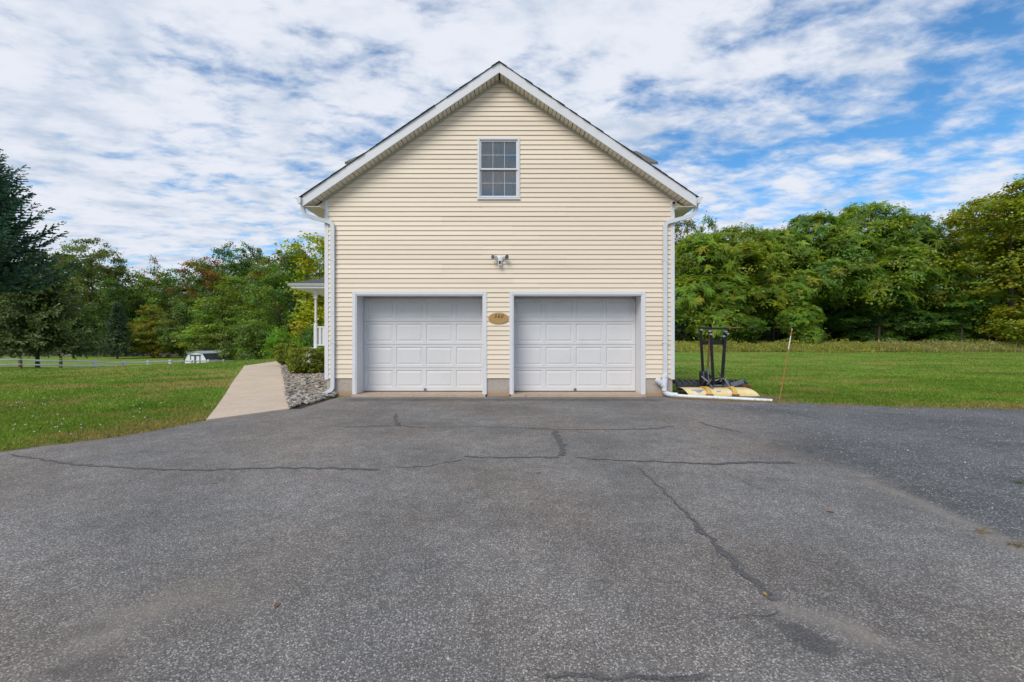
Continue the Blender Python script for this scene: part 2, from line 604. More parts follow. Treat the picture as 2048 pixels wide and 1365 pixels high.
def np_mesh(name, V, faces_n, mat, col=None, loop_idx=None):
    """fast mesh: V (N,3); consecutive groups of faces_n vertices form faces, unless loop_idx (F,k) is given"""
    V = np.asarray(V, dtype=np.float32)
    if loop_idx is None:
        loop_idx = np.arange(len(V), dtype=np.int32).reshape(-1, faces_n)
    nf, k = loop_idx.shape
    me = bpy.data.meshes.new(name)
    me.vertices.add(len(V))
    me.vertices.foreach_set('co', V.ravel())
    me.loops.add(nf * k)
    me.loops.foreach_set('vertex_index', loop_idx.astype(np.int32).ravel())
    me.polygons.add(nf)
    me.polygons.foreach_set('loop_start', np.arange(0, nf * k, k, dtype=np.int32))
    me.polygons.foreach_set('loop_total', np.full(nf, k, dtype=np.int32))
    me.update(calc_edges=True)
    if col is not None:
        a = me.color_attributes.new('Col', 'FLOAT_COLOR', 'POINT')
        c4 = np.ones((len(V), 4), dtype=np.float32)
        c4[:, :3] = col
        a.data.foreach_set('color', c4.ravel())
    me.materials.append(mat)
    return me


def link(name, me, parent=None, loc=None):
    o = bpy.data.objects.new(name, me)
    COL.objects.link(o)
    o.parent = parent
    if loc is not None:
        o.location = loc
    return o


def tag(o, label=None, cat=None, group=None, kind=None):
    if label:
        o['label'] = label
    if cat:
        o['category'] = cat
    if group:
        o['group'] = group
    if kind:
        o['kind'] = kind
    return o


def thing(name, loc, label, cat, group=None):
    o = bpy.data.objects.new(name, None)
    o.empty_display_size = 0.2
    o.location = loc
    COL.objects.link(o)
    return tag(o, label, cat, group)


# ------------------------------------------------------------------ the ground
CTRL = np.array([
    (-5.8, 4.9, 0), (-5.0, 6.6, 0), (-4.3, 8.5, 0), (-4.3, 9.8, 0.02), (-7, 11.6, .17), (-10.3, 16.7, .34), (-8.9, 16.7, .34),
    (-4.3, 14, .2), (-5.5, 17, .36), (-8, 18, .42), (-4.3, 20, .5), (-9.5, 20, .42), (-7, 26, .45),
    (-11.8, 10, -.02), (-9, 7, -.01), (-18.8, 16, -.12), (-28, 24, -.33), (-38.4, 34, -.92), (-38.4, 40, -1.32), (-38.4, 46, -1.85),
    (-38.4, 61, -2.35), (-13, 15, .12), (-16.6, 20, .02), (-20.8, 25, -.14), (-28, 34, -.85), (-16.5, 25, .05), (-22, 33, -.65), (-40, 56, -2.3),
    (-11.4, 22, .37), (-18, 35, -.6), (-14, 40, -.8), (-25, 50, -1.8), (-41.5, 38, -1.04), (-50, 41, -1.1), (-60, 60, -2.3),
    (-130, 110, -2.5), (-95, 110, -2.5), (-60, 110, -2.5), (-60, 150, -2.2), (-150, 150, -2.2), (-40, 80, -2.4), (-15, 60, -1.6), (-20, 100, -2.0),
    (0, 9.8, 0), (4, 9.6, 0), (5.5, 8.8, 0), (7, 8.3, 0), (9.3, 7.9, 0), (14, 7.5, 0.0), (30, 6.5, 0), (5, 14, .02), (10, 12, .02), (3.7, 20, .05),
    (15, 25, .1), (15, 40, .2), (32, 40, .2), (55, 40, .2), (30, 25, .1), (20, 60, .5), (60, 70, .6), (0, 40, .1), (0, 70, 0), (40, 100, .8),
    (0, 0, 0), (20, 0, 0), (-10, 0, 0), (-25, 4, -.1), (0, -30, 0), (40, -30, 0), (-40, -30, -.3), (0, -100, 0), (-120, 20, -1.5), (120, 20, .3),
    (-60, 20, -.9), (300, 300, 1), (-300, 300, -2), (0, 300, 0), (300, -200, 0), (-300, -200, -1), (600, 0, 0.5), (-600, 0, -1.5), (0, 700, 0)], dtype=float)


def _ker(r):
    return np.sqrt(r * r + 2.0)


_A = _ker(np.hypot(CTRL[:, None, 0] - CTRL[None, :, 0], CTRL[:, None, 1] - CTRL[None, :, 1]))
_W = np.linalg.solve(_A + 1e-6 * np.eye(len(CTRL)), CTRL[:, 2])


def terrain(x, y):
    x = np.atleast_1d(np.asarray(x, float))
    y = np.atleast_1d(np.asarray(y, float))
    z = _ker(np.hypot(x[..., None] - CTRL[:, 0], y[..., None] - CTRL[:, 1])) @ _W
    return np.clip(z, -3.2, 1.8)


def tz(x, y):
    return float(terrain(x, y)[0])


def at(px, Y):
    X = (px - 1024.0) / F * Y
    return X, Y, tz(X, Y)


# far edge of the driveway, Y as a function of X
_ex = np.array([-60, -14, -9.0, -5.76, -5.2, -4.95, -4.81, -4.12, -4.0, -3.8, 3.44, 3.55, 5.27, 6.5, 9.3, 14, 40, 60])
_ey = np.array([-30, -4.0, 1.6, 4.89, 5.5, 6.2, 6.85, 7.86, 8.95, 9.84, 9.84, 9.30, 8.85, 8.4, 7.92, 7.5, 6.2, 6])


def drive_edge(x):
    x = np.asarray(x, float)
    w = 0.06 * np.sin(x * 2.1 + 1) + 0.045 * np.sin(x * 6.7) + 0.03 * np.sin(x * 17 + 2) + 0.02 * np.sin(x * 41)
    return np.interp(x, _ex, _ey) + w * ((x < -4.2) | (x > 3.5))


WALK = [(-4.74, 6.74), (-4.04, 7.9), (-8.55, 16.1), (-7.0, 16.5), (-7.2, 19.6), (-9.8, 19.1), (-9.85, 16.0)]
BED = [(-4.04, 7.9), (-3.96, 9.0), (-3.95, 9.86), (-4.2, 9.9), (-4.2, 17.2), (-7.0, 16.5), (-8.55, 16.1)]


def inside(poly, x, y):
    c = np.zeros(np.shape(x), bool)
    n = len(poly)
    for i in range(n):
        x0, y0 = poly[i]
        x1, y1 = poly[(i + 1) % n]
        k = ((y0 > y) != (y1 > y))
        with np.errstate(divide='ignore', invalid='ignore'):
            c ^= k & (x < (x1 - x0) * (y - y0) / (y1 - y0 + 1e-12) + x0)
    return c


def seg_dist(px, py, a, b):
    ax, ay = a
    bx, by = b
    dx, dy = bx - ax, by - ay
    tt = np.clip(((px - ax) * dx + (py - ay) * dy) / (dx * dx + dy * dy + 1e-12), 0, 1)
    return np.hypot(px - ax - tt * dx, py - ay - tt * dy)


def lawn_z(x, y):
    z = terrain(x, y)
    d = drive_edge(x) - y
    z = np.where(d > 0, np.minimum(z, -0.05), z)
    near = np.clip(1 + d / 0.8, 0, 1) * (d <= 0)
    z = z * (1 - near) + near * np.maximum(np.minimum(z, 0.03), 0.004)
    return z


def dirt_amount(x, y):
    d = y - drive_edge(x)
    a = np.exp(-np.maximum(d, 0) / 0.3) * 0.85 * (d > -0.5)
    a = np.maximum(a, 1.0 * np.exp(-(((x - 4.65) / 1.55) ** 2 + ((y - 9.55) / 1.25) ** 2) ** 2))
    a = np.maximum(a, 0.75 * np.exp(-seg_dist(x, y, (-4.74, 6.74), (-9.85, 16.0)) / 0.12))
    a = np.maximum(a, 0.85 * np.exp(-(((x - 3.9) / 1.2) ** 2 + ((y - 12.5) / 0.8) ** 2)))
    a = np.maximum(a, 0.42 * np.exp(-((x - 5.8) / 0.9) ** 2 - ((y - 9.15) / 0.5) ** 2))
    return np.clip(a, 0, 1)


def axis(*segs):
    out = []
    for a, b, s in segs:
        out.append(np.arange(a, b, s))
    return np.concatenate(out)


gx = axis((-700, -150, 50), (-150, -60, 6), (-60, -30, 1.5), (-30, -11, 0.5), (-11, 12, 0.16), (12, 40, 1.0), (40, 80, 4), (80, 701, 50))
gy = axis((-200, -30, 20), (-30, 2, 2), (2, 4, 0.5), (4, 11, 0.12), (11, 22, 0.4), (22, 64, 1.2), (64, 160, 6), (160, 701, 60))
GX, GY = np.meshgrid(gx, gy, indexing='ij')
zs = lawn_z(GX.ravel(), GY.ravel())
V = np.stack([GX.ravel(), GY.ravel(), zs], 1)
nx, ny = len(gx), len(gy)
I = np.arange(nx * ny).reshape(nx, ny)
Q = np.stack([I[:-1, :-1], I[1:, :-1], I[1:, 1:], I[:-1, 1:]], -1).reshape(-1, 4)
me = np_mesh('lawn', V, 4, M['lawn'], None, Q)
a = me.attributes.new('dirt', 'FLOAT', 'POINT')
a.data.foreach_set('value', dirt_amount(GX.ravel(), GY.ravel()).astype(np.float32))
me.polygons.foreach_set('use_smooth', [True] * len(me.polygons))
lawn = link('lawn', me)
tag(lawn, kind='structure')

# driveway sheet with its stains
dx_ = axis((-58, -12, 4), (-12, -6.6, 0.3), (-6.6, 9.6, 0.06), (9.6, 16, 0.5), (16, 60, 4))
dd = np.concatenate([[0, 0.02], np.arange(0.07, 9.2, 0.065), np.arange(9.3, 14, 0.6), np.arange(14, 45, 4)])
DX, DD = np.meshgrid(dx_, dd, indexing='ij')
DY = drive_edge(DX) - DD
x, y = DX.ravel(), DY.ravel()


def gp(px, py):
    """photo pixel on the flat driveway -> ground point"""
    Y = CAM_H * F / (py - 682.5)
    return ((px - 1024.0) / F * Y, Y)


def field(pts, w, soft=1.0):
    d = np.full(x.shape, 1e9)
    P = [gp(*q) for q in pts]
    for i in range(len(P) - 1):
        d = np.minimum(d, seg_dist(x, y, P[i], P[i + 1]))
    return np.clip(1.0 - d / w, 0, 1)


dust = np.maximum.reduce([
    0.8 * field([(1560, 1215), (1650, 1238), (1740, 1275)], 0.21),
    0.45 * field([(1740, 1275), (1900, 1320), (2040, 1350)], 0.26),
    0.8 * field([(1740, 965), (1830, 1000), (1930, 1045), (2048, 1105)], 0.2),
    0.30 * field([(1540, 905), (1640, 915), (1740, 965)], 0.35),
    0.42 * field([(0, 1300), (150, 1190), (260, 1165), (380, 1150), (470, 1160)], 0.14),
    0.62 * field([(430, 1190), (330, 1205), (220, 1250), (120, 1330)], 0.8),
    0.62 * field([(950, 835), (1090, 832)], 0.22),
    0.40 * field([(930, 860), (1060, 858)], 0.22),
    0.45 * field([(700, 900), (900, 885), (1060, 890)], 0.5),
    0.45 * field([(1180, 870), (1260, 874)], 0.25),
    0.4 * field([(1200, 840), (1500, 835)], 0.3)])
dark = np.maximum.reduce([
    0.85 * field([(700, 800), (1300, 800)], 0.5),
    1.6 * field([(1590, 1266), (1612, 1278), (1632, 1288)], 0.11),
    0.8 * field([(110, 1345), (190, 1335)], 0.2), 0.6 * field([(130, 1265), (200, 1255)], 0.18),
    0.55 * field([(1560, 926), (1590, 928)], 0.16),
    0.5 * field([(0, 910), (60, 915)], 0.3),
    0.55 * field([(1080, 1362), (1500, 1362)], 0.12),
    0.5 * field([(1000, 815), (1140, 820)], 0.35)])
zb = [gp(*q) for q in [(1345, 822), (1480, 850), (1600, 905), (1740, 962), (1850, 1008), (1960, 1062), (2048, 1110), (2300, 1250)]]
zbx = np.array([q[0] for q in zb])
zby = np.array([q[1] for q in zb])
zord = np.argsort(zby)
zbx, zby = zbx[zord], zby[zord]


def seam_x(yy):
    return np.interp(yy, np.append(zby, 9.5), np.append(zbx, 4.2))


wz = np.interp(y, [3.5, 5.0, 7.0, 9.0], [.5, 1.0, 3.2, 5.0])
zone_ = np.clip((x - seam_x(y)) / wz + .35 + .25 * np.sin(y * 2.3) * np.sin(x * 1.7 + y), 0, 1) * np.interp(y, [5, 8.5], [1.0, .8])
V = np.stack([x, y, np.where(DD.ravel() == 0, -0.06, 0.0)], 1)
nx, ny = len(dx_), len(dd)
I = np.arange(nx * ny).reshape(nx, ny)
Q = np.stack([I[:-1, :-1], I[:-1, 1:], I[1:, 1:], I[1:, :-1]], -1).reshape(-1, 4)
me = np_mesh('driveway', V, 4, M['asphalt'], None, Q)
a = me.color_attributes.new('stain', 'FLOAT_COLOR', 'POINT')
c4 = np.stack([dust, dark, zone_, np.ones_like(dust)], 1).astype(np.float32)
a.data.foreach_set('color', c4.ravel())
driveway = link('driveway', me)
tag(driveway, kind='structure')


def crack(pts, w0, w1, z=0.004, name='crack_seal'):
    P = [Vector(gp(*q) + (z,)) for q in pts]
    L = []
    for i in range(len(P) - 1):
        n = max(2, int((P[i + 1] - P[i]).length / 0.035))
        for k in range(n):
            L.append(P[i].lerp(P[i + 1], k / n))
    L.append(P[-1])
    vs, fs = [], []
    for i, q in enumerate(L):
        d = (L[min(i + 1, len(L) - 1)] - L[max(i - 1, 0)]).normalized()
        s = Vector((-d.y, d.x, 0))
        tt = i / (len(L) - 1)
        w = (w0 + (w1 - w0) * tt) * 0.5
        jit = 0.012 * math.sin(i * 0.9) + random.uniform(-.008, .008)
        vs += [q + s * (w * random.uniform(.3, 1.25) + jit), q - s * (w * random.uniform(.3, 1.25) - jit)]
        if i:
            b = 2 * i
            fs.append((b - 2, b - 1, b + 1, b))
    m = MB()
    m.add(vs, fs)
    return m.build(name, M['tar'], driveway)


crack([(690, 855), (740, 853), (795, 852), (850, 856)], .035, .05)
crack([(797, 851), (790, 838), (793, 828)], .09, .04)
crack([(850, 856), (950, 854), (1050, 857)], .012, .02)
crack([(1050, 857), (1120, 860), (1230, 860), (1310, 858), (1345, 853)], .04, .05)
crack([(1108, 862), (1116, 880), (1126, 895), (1124, 912)], .09, .09)
crack([(20, 910), (150, 930), (300, 939), (400, 941), (560, 936), (700, 938), (758, 940)], .03, .06)
crack([(775, 936), (850, 934), (925, 920)], .01, .014)
crack([(928, 914), (1000, 916), (1118, 915)], .045, .05)
crack([(1150, 916), (1240, 922), (1320, 924), (1420, 929), (1500, 925), (1588, 926)], .025, .09)
crack([(1278, 938), (1330, 985), (1382, 1038)], .018, .03)
crack([(1382, 1038), (1420, 1080), (1480, 1140), (1550, 1202)], .05, .065)
crack([(1400, 845), (1420, 852), (1485, 866)], .05, .03)
crack([(1090, 1356), (1180, 1352), (1290, 1358), (1420, 1356)], .02, .03)
crack([(1460, 1240), (1560, 1225)], .006, .006)
crack([(1410, 925), (1520, 980), (1680, 1000)], .006, .004)

# ------------------------------------------------------------------ concrete walk in slabs, and its bed of river stones
walk = MB()
wp = [(px_, py_) for px_, py_ in WALK]


def lerp2(a, b, t_):
    return (a[0] + (b[0] - a[0]) * t_, a[1] + (b[1] - a[1]) * t_)


walk_base = MB()
walk_base.hull8([(q[0], q[1], tz(*q) - 0.10) for q in WALK], [(q[0], q[1], tz(*q) - 0.3) for q in WALK])
walk_o = walk_base.build('walkway', M['mulch'])
tag(walk_o, kind='structure')
L0, L1, R0, R1 = WALK[0], WALK[6], WALK[1], WALK[2]
ns = 7
for i in range(ns):
    a0, a1 = i / ns, (i + 1) / ns - 0.0018
    q = [lerp2(L0, L1, a0), lerp2(R0, R1, a0), lerp2(R0, R1, a1), lerp2(L0, L1, a1)]
    m = MB()
    m.hull8([(u[0], u[1], tz(*u) + 0.034) for u in q], [(u[0], u[1], tz(*u) - 0.1) for u in q])
    m.build('concrete_slab', M['concrete'], walk_o, bevel=0.006)
K = [(-9.85, 16.03), (-8.55, 16.12), (-7.0, 16.5), (-7.2, 19.6), (-9.8, 19.1)]
for q in ([K[0], K[1], (-8.4, 19.36), K[4]], [(-8.53, 16.14), K[2], K[3], (-8.37, 19.36)]):
    m = MB()
    m.hull8([(u[0], u[1], tz(*u) + 0.034) for u in q], [(u[0], u[1], tz(*u) - 0.1) for u in q])
    m.build('concrete_slab', M['concrete'], walk_o, bevel=0.006)

m = MB()
bx = [(-4.3, 8.5), (-4.1, 9.3)]
cells = []
gx2 = np.arange(-8.9, -3.9, 0.25)
gy2 = np.arange(8.0, 17.3, 0.25)
for xx in gx2:
    for yy in gy2:
        cx_, cy_ = xx + .125, yy + .125
        if inside(BED, np.array([cx_]), np.array([cy_]))[0]:
            q = [(xx, yy), (xx + .25, yy), (xx + .25, yy + .25), (xx, yy + .25)]
            m.add([(u[0], u[1], tz(*u) + 0.012) for u in q], [(0, 1, 2, 3)])
bed = m.build('stone_bed', M['mulch'])
tag(bed, kind='structure')


def pebble(seed):
    r = np.random.default_rng(seed)
    m = MB()
    m.ball((0, 0, 0), 1, 0.62, 0.34, 7, 5)
    return np.array(m.v) * (1 + r.uniform(-.16, .16, (len(m.v), 1))), m.f


PEB = [pebble(i) for i in range(6)]
n_try = 15000
sx = RNG.uniform(-8.9, -3.9, n_try)
sy = RNG.uniform(8.0, 17.2, n_try)
ok = inside(BED, sx, sy)
sx, sy = sx[ok], sy[ok]
bush_block = (np.hypot(sx + 6.28, sy - 13.3) < 0.3)
sx, sy = sx[~bush_block], sy[~bush_block]
od = np.argsort(sy)
sx, sy = sx[od], sy[od]
pal = np.array([(.38, .33, .27), (.26, .235, .21), (.46, .40, .32), (.19, .175, .165), (.28, .235, .19), (.42, .385, .34), (.235, .22, .21)])
peb_mesh = []
for k, (pv, pf) in enumerate(PEB):
    for c_ in range(len(pal)):
        me = bpy.data.meshes.new('stone')
        me.from_pydata([tuple(q) for q in pv], [], pf)
        at_ = me.color_attributes.new('Col', 'FLOAT_COLOR', 'POINT')
        at_.data.foreach_set('color', np.tile(np.append(pal[c_], 1).astype(np.float32), len(pv)))
        me.materials.append(M['stone'])
        peb_mesh.append(me)
restV, restF, restC = [], [], []
szs = terrain(sx, sy)
for i in range(len(sx)):
    s = random.choice((random.uniform(.028, .05), random.uniform(.04, .072)))
    rot = Matrix.Rotation(random.uniform(0, 6.28), 4, 'Z') @ Matrix.Rotation(random.uniform(-.5, .5), 4, 'X') @ Matrix.Rotation(random.uniform(-.4, .4), 4, 'Y')
    zc = szs[i] + random.uniform(.025, .075)
    if i < 290:
        o = link('stone', random.choice(peb_mesh), bed)
        o.matrix_local = Matrix.Translation((sx[i], sy[i], zc)) @ rot @ Matrix.Scale(s, 4)
    else:
        pv, pf = PEB[i % 6]
        mm = np.array((rot @ Matrix.Scale(s, 4)).to_3x3())
        b = sum(len(q) for q in restV)
        vv = pv @ mm.T + np.array([sx[i], sy[i], zc])
        restF.extend([tuple(b_ + len(restC) for b_ in q) for q in pf])
        restV.append(vv)
        restC.extend([tuple(random.choice(pal))] * len(pv))
me = bpy.data.meshes.new('gravel')
me.from_pydata(np.concatenate(restV).tolist(), [], restF)
at_ = me.color_attributes.new('Col', 'FLOAT_COLOR', 'POINT')
at_.data.foreach_set('color', np.concatenate([np.array(restC), np.ones((len(restC), 1))], 1).astype(np.float32).ravel())
me.materials.append(M['stone'])
tag(link('gravel', me, bed), kind='stuff')

# ------------------------------------------------------------------ the house
X0 = -0.28                   # ridge
YW = 9.84                    # front wall plane
XL, XR = X0 - 3.94, X0 + 3.94
YB = 27.0
SL = 0.68
ZAP = 7.345                  # top of the fascia at the apex
YF = 9.54                    # front face of the fascia
ZF0 = 0.41                   # top of the foundation
ZS = 7.144                   # soffit height at the apex
house = thing('house', (X0, YW, 0), 'cream clapboard gabled house with two white garage doors facing the driveway', 'house')


def zs_at(x_):
    return ZS - SL * abs(x_ - X0)


G1 = (-3.53, -0.645)         # garage openings (x0, x1) at the wall plane
G2 = (0.02, 2.94)
GT = 2.297                   # opening top
CW = 0.075                   # casing width
WX0, WX1, WZ0, WZ1 = -0.78, 0.18, 4.45, 5.84   # window trim outline

# structural core behind the siding
m = MB()
m.box(XL + .02, G1[0] - .02, YW + .012, YW + .2, ZF0, 2.32)
m.box(G1[1] + .02, G2[0] - .02, YW + .012, YW + .2, ZF0, 2.32)
m.box(G2[1] + .02, XR - .02, YW + .012, YW + .2, ZF0, 2.32)
m.box(XL + .02, XR - .02, YW + .012, YW + .2, 2.32, 4.2)
m.prism_y([(XL + .02, 4.2), (WX0 + .05, 4.2), (WX0 + .05, zs_at(WX0 + .05) + .02), (XL + .02, zs_at(XL + .02) + .02)], YW + .012, YW + .2)
m.prism_y([(WX1 - .05, 4.2), (XR - .02, 4.2), (XR - .02, zs_at(XR - .02) + .02), (WX1 - .05, zs_at(WX1 - .05) + .02)], YW + .012, YW + .2)
m.box(WX0 + .05, WX1 - .05, YW + .012, YW + .2, 4.2, WZ0 + .05)
m.prism_y([(WX0 + .05, WZ1 - .05), (WX1 - .05, WZ1 - .05), (WX1 - .05, zs_at(WX1) + .02), (X0, ZS + .02), (WX0 + .05, zs_at(WX0) + .02)], YW + .012, YW + .2)
m.build('wall', M['core'], house)

# siding boards, course by course
PITCH = 0.1077


def board(x0b, x1b, x0t, x1t, z0, z1, lift=0.0):
    m = MB()
    yb, yt = YW - .022 - lift, YW - .003 - lift
    vs = [(x0b, yb, z0), (x1b, yb, z0), (x1t, yt, z1 - .0045), (x0t, yt, z1 - .0045),
          (x0b, YW + .01, z0), (x1b, YW + .01, z0), (x1t, YW + .01, z1 - .0045), (x0t, YW + .01, z1 - .0045),
          (x0b, yb + .011, z0 - .001), (x1b, yb + .011, z0 - .001)]
    fs = [(0, 1, 2, 3), (4, 7, 6, 5), (0, 3, 7, 4), (1, 5, 6, 2), (3, 2, 6, 7), (8, 9, 1, 0), (4, 5, 9, 8)]
    m.add(vs, fs)
    return m.build('siding_board', M['siding'], house)


k = 0
z = ZF0
while z < ZS - 0.06:
    z1 = min(z + PITCH, ZS - 0.005)

    def lim(zz_):
        h_ = min(3.94 - .045, (ZS + .012 - zz_) / SL)
        return X0 - h_, X0 + h_
    (a0, b0), (a1, b1) = lim(z), lim(z1)
    cuts = []
    if z < GT + CW - .03:
        cuts += [(G1[0] - CW + .012, G1[1] + CW - .012), (G2[0] - CW + .012, G2[1] + CW - .012)]
    if z1 > WZ0 + .02 and z < WZ1 - .02:
        cuts += [(WX0 + .012, WX1 - .012)]
    segs, cur0, cur1 = [], a0, a1
    for c0, c1 in cuts:
        segs.append((cur0, c0, cur1, c0))
        cur0 = cur1 = c1
    segs.append((cur0, b0, cur1, b1))
    if z1 > WZ0 + .02 and z < WZ1 - .02:
        if z < WZ0:
            board(WX0 + .012, WX1 - .012, WX0 + .012, WX1 - .012, z, WZ0 + .02)
        if z1 > WZ1:
            board(WX0 + .012, WX1 - .012, WX0 + .012, WX1 - .012, WZ1 - .02, z1)
    gz = GT + CW
    if z < gz - .03 and z1 > gz:
        for g_ in (G1, G2):
            board(g_[0] - CW + .012, g_[1] + CW - .012, g_[0] - CW + .012, g_[1] + CW - .012, gz - .02, z1)
    for s0, e0, s1, e1 in segs:
        if e0 - s0 > 4.2:
            nseg = 2
            off = [0.3, -1.3, 1.5, -0.4, 0.9][k // 2 % 5]
            mid_ = (s0 + e0) / 2 + off * min(1, (e0 - s0) / 7)
            board(s0, mid_, s1, mid_, z, z1, 0.003)
            board(mid_ - .004, e0, mid_ - .004, e1, z, z1)
        else:
            board(s0, e0, s1, e1, z, z1)
    z += PITCH
    k += 1

# side walls with the same clapboard profile, foundation, rear wall
for sgn, xs in ((-1, XL), (1, XR)):
    m = MB()
    prof = []
    z = ZF0
    while z < 4.2:
        prof += [(z, .017), (z + PITCH - .002, .004)]
        z += PITCH
    vs, fs = [], []
    for (zz_, o_) in prof:
        vs += [(xs + sgn * (o_ - .012), YW + .02, zz_), (xs + sgn * (o_ - .012), YB, zz_)]
    for i in range(len(prof) - 1):
        fs.append((2 * i, 2 * i + 1, 2 * i + 3, 2 * i + 2))
    m.add(vs, fs)
    m.build('side_siding', M['siding'], house)
    m = MB()
    m.box(min(xs - sgn * .02, xs - sgn * .2), max(xs - sgn * .02, xs - sgn * .2), YW + .21, YB, ZF0, 4.4)
    m.build('side_wall', M['core'], house)
    m = MB()
    m.box(min(xs - sgn * .03, xs - sgn * .25), max(xs - sgn * .03, xs - sgn * .25), YW + .26, YB, -.6, ZF0 - .003)
    m.build('foundation', M['foundation'], house)
m = MB()
m.box(XL + .21, XR - .21, YB - .2, YB - .02, -.4, 4.3)
m.prism_y([(XL + .02, 4.31), (XR - .02, 4.31), (XR - .02, zs_at(XR)), (X0, ZS), (XL + .02, zs_at(XL))], YB - .2, YB - .02)
m.build('rear_wall', M['siding'], house)
for fx0, fx1 in ((XL + .03, G1[0] - CW), (G1[1] + CW, G2[0] - CW), (G2[1] + CW, XR - .03)):
    m = MB()
    m.box(fx0, fx1, YW + .006, YW + .25, -.4, ZF0 - .004)
    m.build('foundation', M['foundation'], house)

# corner posts
for sgn, xs in ((-1, XL), (1, XR)):
    m = MB()
    m.box(min(xs - sgn * .075, xs + sgn * .012), max(xs - sgn * .075, xs + sgn * .012), YW - .026, YW + .09, ZF0 - .03, zs_at(xs) - .03)
    m.build('corner_trim', M['white'], house, bevel=.004)

# garage floor slab and openings
m = MB()
m.box(G1[0] - .05, G1[1] + .05, YW - .14, YW + 3, -.3, .045)
m.box(G2[0] - .05, G2[1] + .05, YW - .14, YW + 3, -.3, .045)
m.build('garage_slab', M['slab'], house)
DEP = 0.52
YD = YW + DEP


def garage(g, dent):
    x0, x1 = g
    for nm, bxs in (('door_casing', [(x0 - CW, x0, YW - .03, YW + .03, .0455, GT + CW), (x1, x1 + CW, YW - .03, YW + .03, .0455, GT + CW), (x0 + .0005, x1 - .0005, YW - .03, YW + .03, GT, GT + CW)]),
                    ('inner_stop', [(x0 - .001, x0 + .022, YW - .016, YW - .002, .046, GT - .0225), (x1 - .022, x1 + .001, YW - .016, YW - .002, .046, GT - .0225), (x0 - .001, x1 + .001, YW - .016, YW - .002, GT - .022, GT + .001)]),
                    ('jamb', [(x0 - .05, x0 - .0015, YW + .031, YD + .1, .0455, GT + .06), (x1 + .0015, x1 + .05, YW + .031, YD + .1, .0455, GT + .06), (x0 - .0014, x1 + .0014, YW + .031, YD + .1, GT + .002, GT + .05)])):
        for b in bxs:
            m = MB()
            m.box(*b)
            m.build(nm, M['white'], house, bevel=.004)
    # rear blocking header behind the opening
    door = MB()
    dz0, dz1 = .052, GT + .0
    door.box(x0 - .0, x1 + .0, YD + .034, YD + .045, dz0, dz1)
    door_o = door.build('garage_door', M['door'], house)
    nsec, ncol = 4, 4
    bot = .10
    sh = (dz1 - dz0 - .04) / nsec
    mx_ = .07
    wcol = (x1 - x0 - 2 * .02) / ncol
    for s in range(nsec):
        za = dz0 + .012 + s * sh
        zb_ = za + sh - .007
        m = MB()
        ph0, ph1 = za + (.10 if s == 0 else .065), zb_ - .055
        # rails
        m.box(x0 + .004, x1 - .004, YD, YD + .033, za, ph0)
        m.box(x0 + .004, x1 - .004, YD, YD + .033, ph1, zb_)
        xs_ = [x0 + .02 + i * wcol for i in range(ncol + 1)]
        m.box(x0 + .004, xs_[0] + .045, YD, YD + .033, ph0 + .0002, ph1 - .0002)
        m.box(xs_[-1] - .045, x1 - .004, YD, YD + .033, ph0 + .0002, ph1 - .0002)
        for i in range(1, ncol):
            m.box(xs_[i] - .045, xs_[i] + .045, YD, YD + .033, ph0 + .0002, ph1 - .0002)
        m.build('door_section', M['door'], door_o, bevel=.003)
        for i in range(ncol):
            a_, b_ = xs_[i] + .045, xs_[i + 1] - .045
            rings = [(0, .0), (.012, .011), (.026, .012), (.055, .002)]
            vs, fs = [], []
            for ins, dep in rings:
                vs += [(a_ + ins, YD + dep, ph0 + ins), (b_ - ins, YD + dep, ph0 + ins), (b_ - ins, YD + dep, ph1 - ins), (a_ + ins, YD + dep, ph1 - ins)]
            for r_ in range(3):
                for q in range(4):
                    w_ = (q + 1) % 4
                    fs.append((4 * r_ + q, 4 * r_ + w_, 4 * r_ + 4 + w_, 4 * r_ + 4 + q))
            fs.append((12, 13, 14, 15))
            m = MB()
            m.add(vs, fs)
            m.build('raised_panel', M['door'], door_o)
    m = MB()
    m.box(x0 + .004, x1 - .004, YD + .002, YD + .03, .0465, .062)
    m.build('bottom_seal', M['dark'], door_o)
    hx = (x0 + x1) / 2 + .02
    m = MB()
    m.box(hx - .028, hx + .028, YD - .012, YD - .001, .075, .082)
    m.box(hx - .028, hx + .028, YD - .008, YD - .001, .083, .125)
    m.box(hx - .03, hx - .023, YD - .028, YD - .009, .085, .123)
    m.box(hx + .023, hx + .03, YD - .028, YD - .009, .085, .123)
    m.tube([(hx - .027, YD - .025, .104), (hx + .027, YD - .025, .104)], .006, 8)
    m.build('lift_handle', M['steel'], door_o)
    # small sensor bracket under the header
    sx_ = x0 + .1 if dent == 0 else x1 - .12
    m = MB()
    m.box(sx_, sx_ + .1, YD - .05, YD - .02, GT - .075, GT - .058)
    m.box(sx_, sx_ + .012, YD - .052, YD - .018, GT - .057, GT + .001)
    m.build('bracket', M['white'], door_o)


garage(G1, 0)
garage(G2, 1)
for o in list(house.children):
    if o.name.startswith('garage_door') and o.name.endswith('001'):
        for (u, v, du, dv) in ((1190, 728, 16, -2), (1198, 731, 22, -3), (1206, 726, 9, 2), (1214, 733, 6, -4), (1184, 733, 8, 1)):
            a_ = Vector(((u - 1024) / F * YD, YD - .0015, CAM_H - (v - 682.5) * YD / F))
            b_ = a_ + Vector((du * YD / F, 0, -dv * YD / F))
            m = MB()
            m.add([a_, a_.lerp(b_, .5) + Vector((0, 0, -.006)), b_, a_.lerp(b_, .5) + Vector((0, 0, .006))], [(0, 1, 2, 3)])
            m.build('scratch', M['white'], o)
m = MB()
m.box(XL + .26, XR - .26, YD + .12, YD + .13, -.2, 4.0)
m.build('garage_inner_wall', M['room'], house)

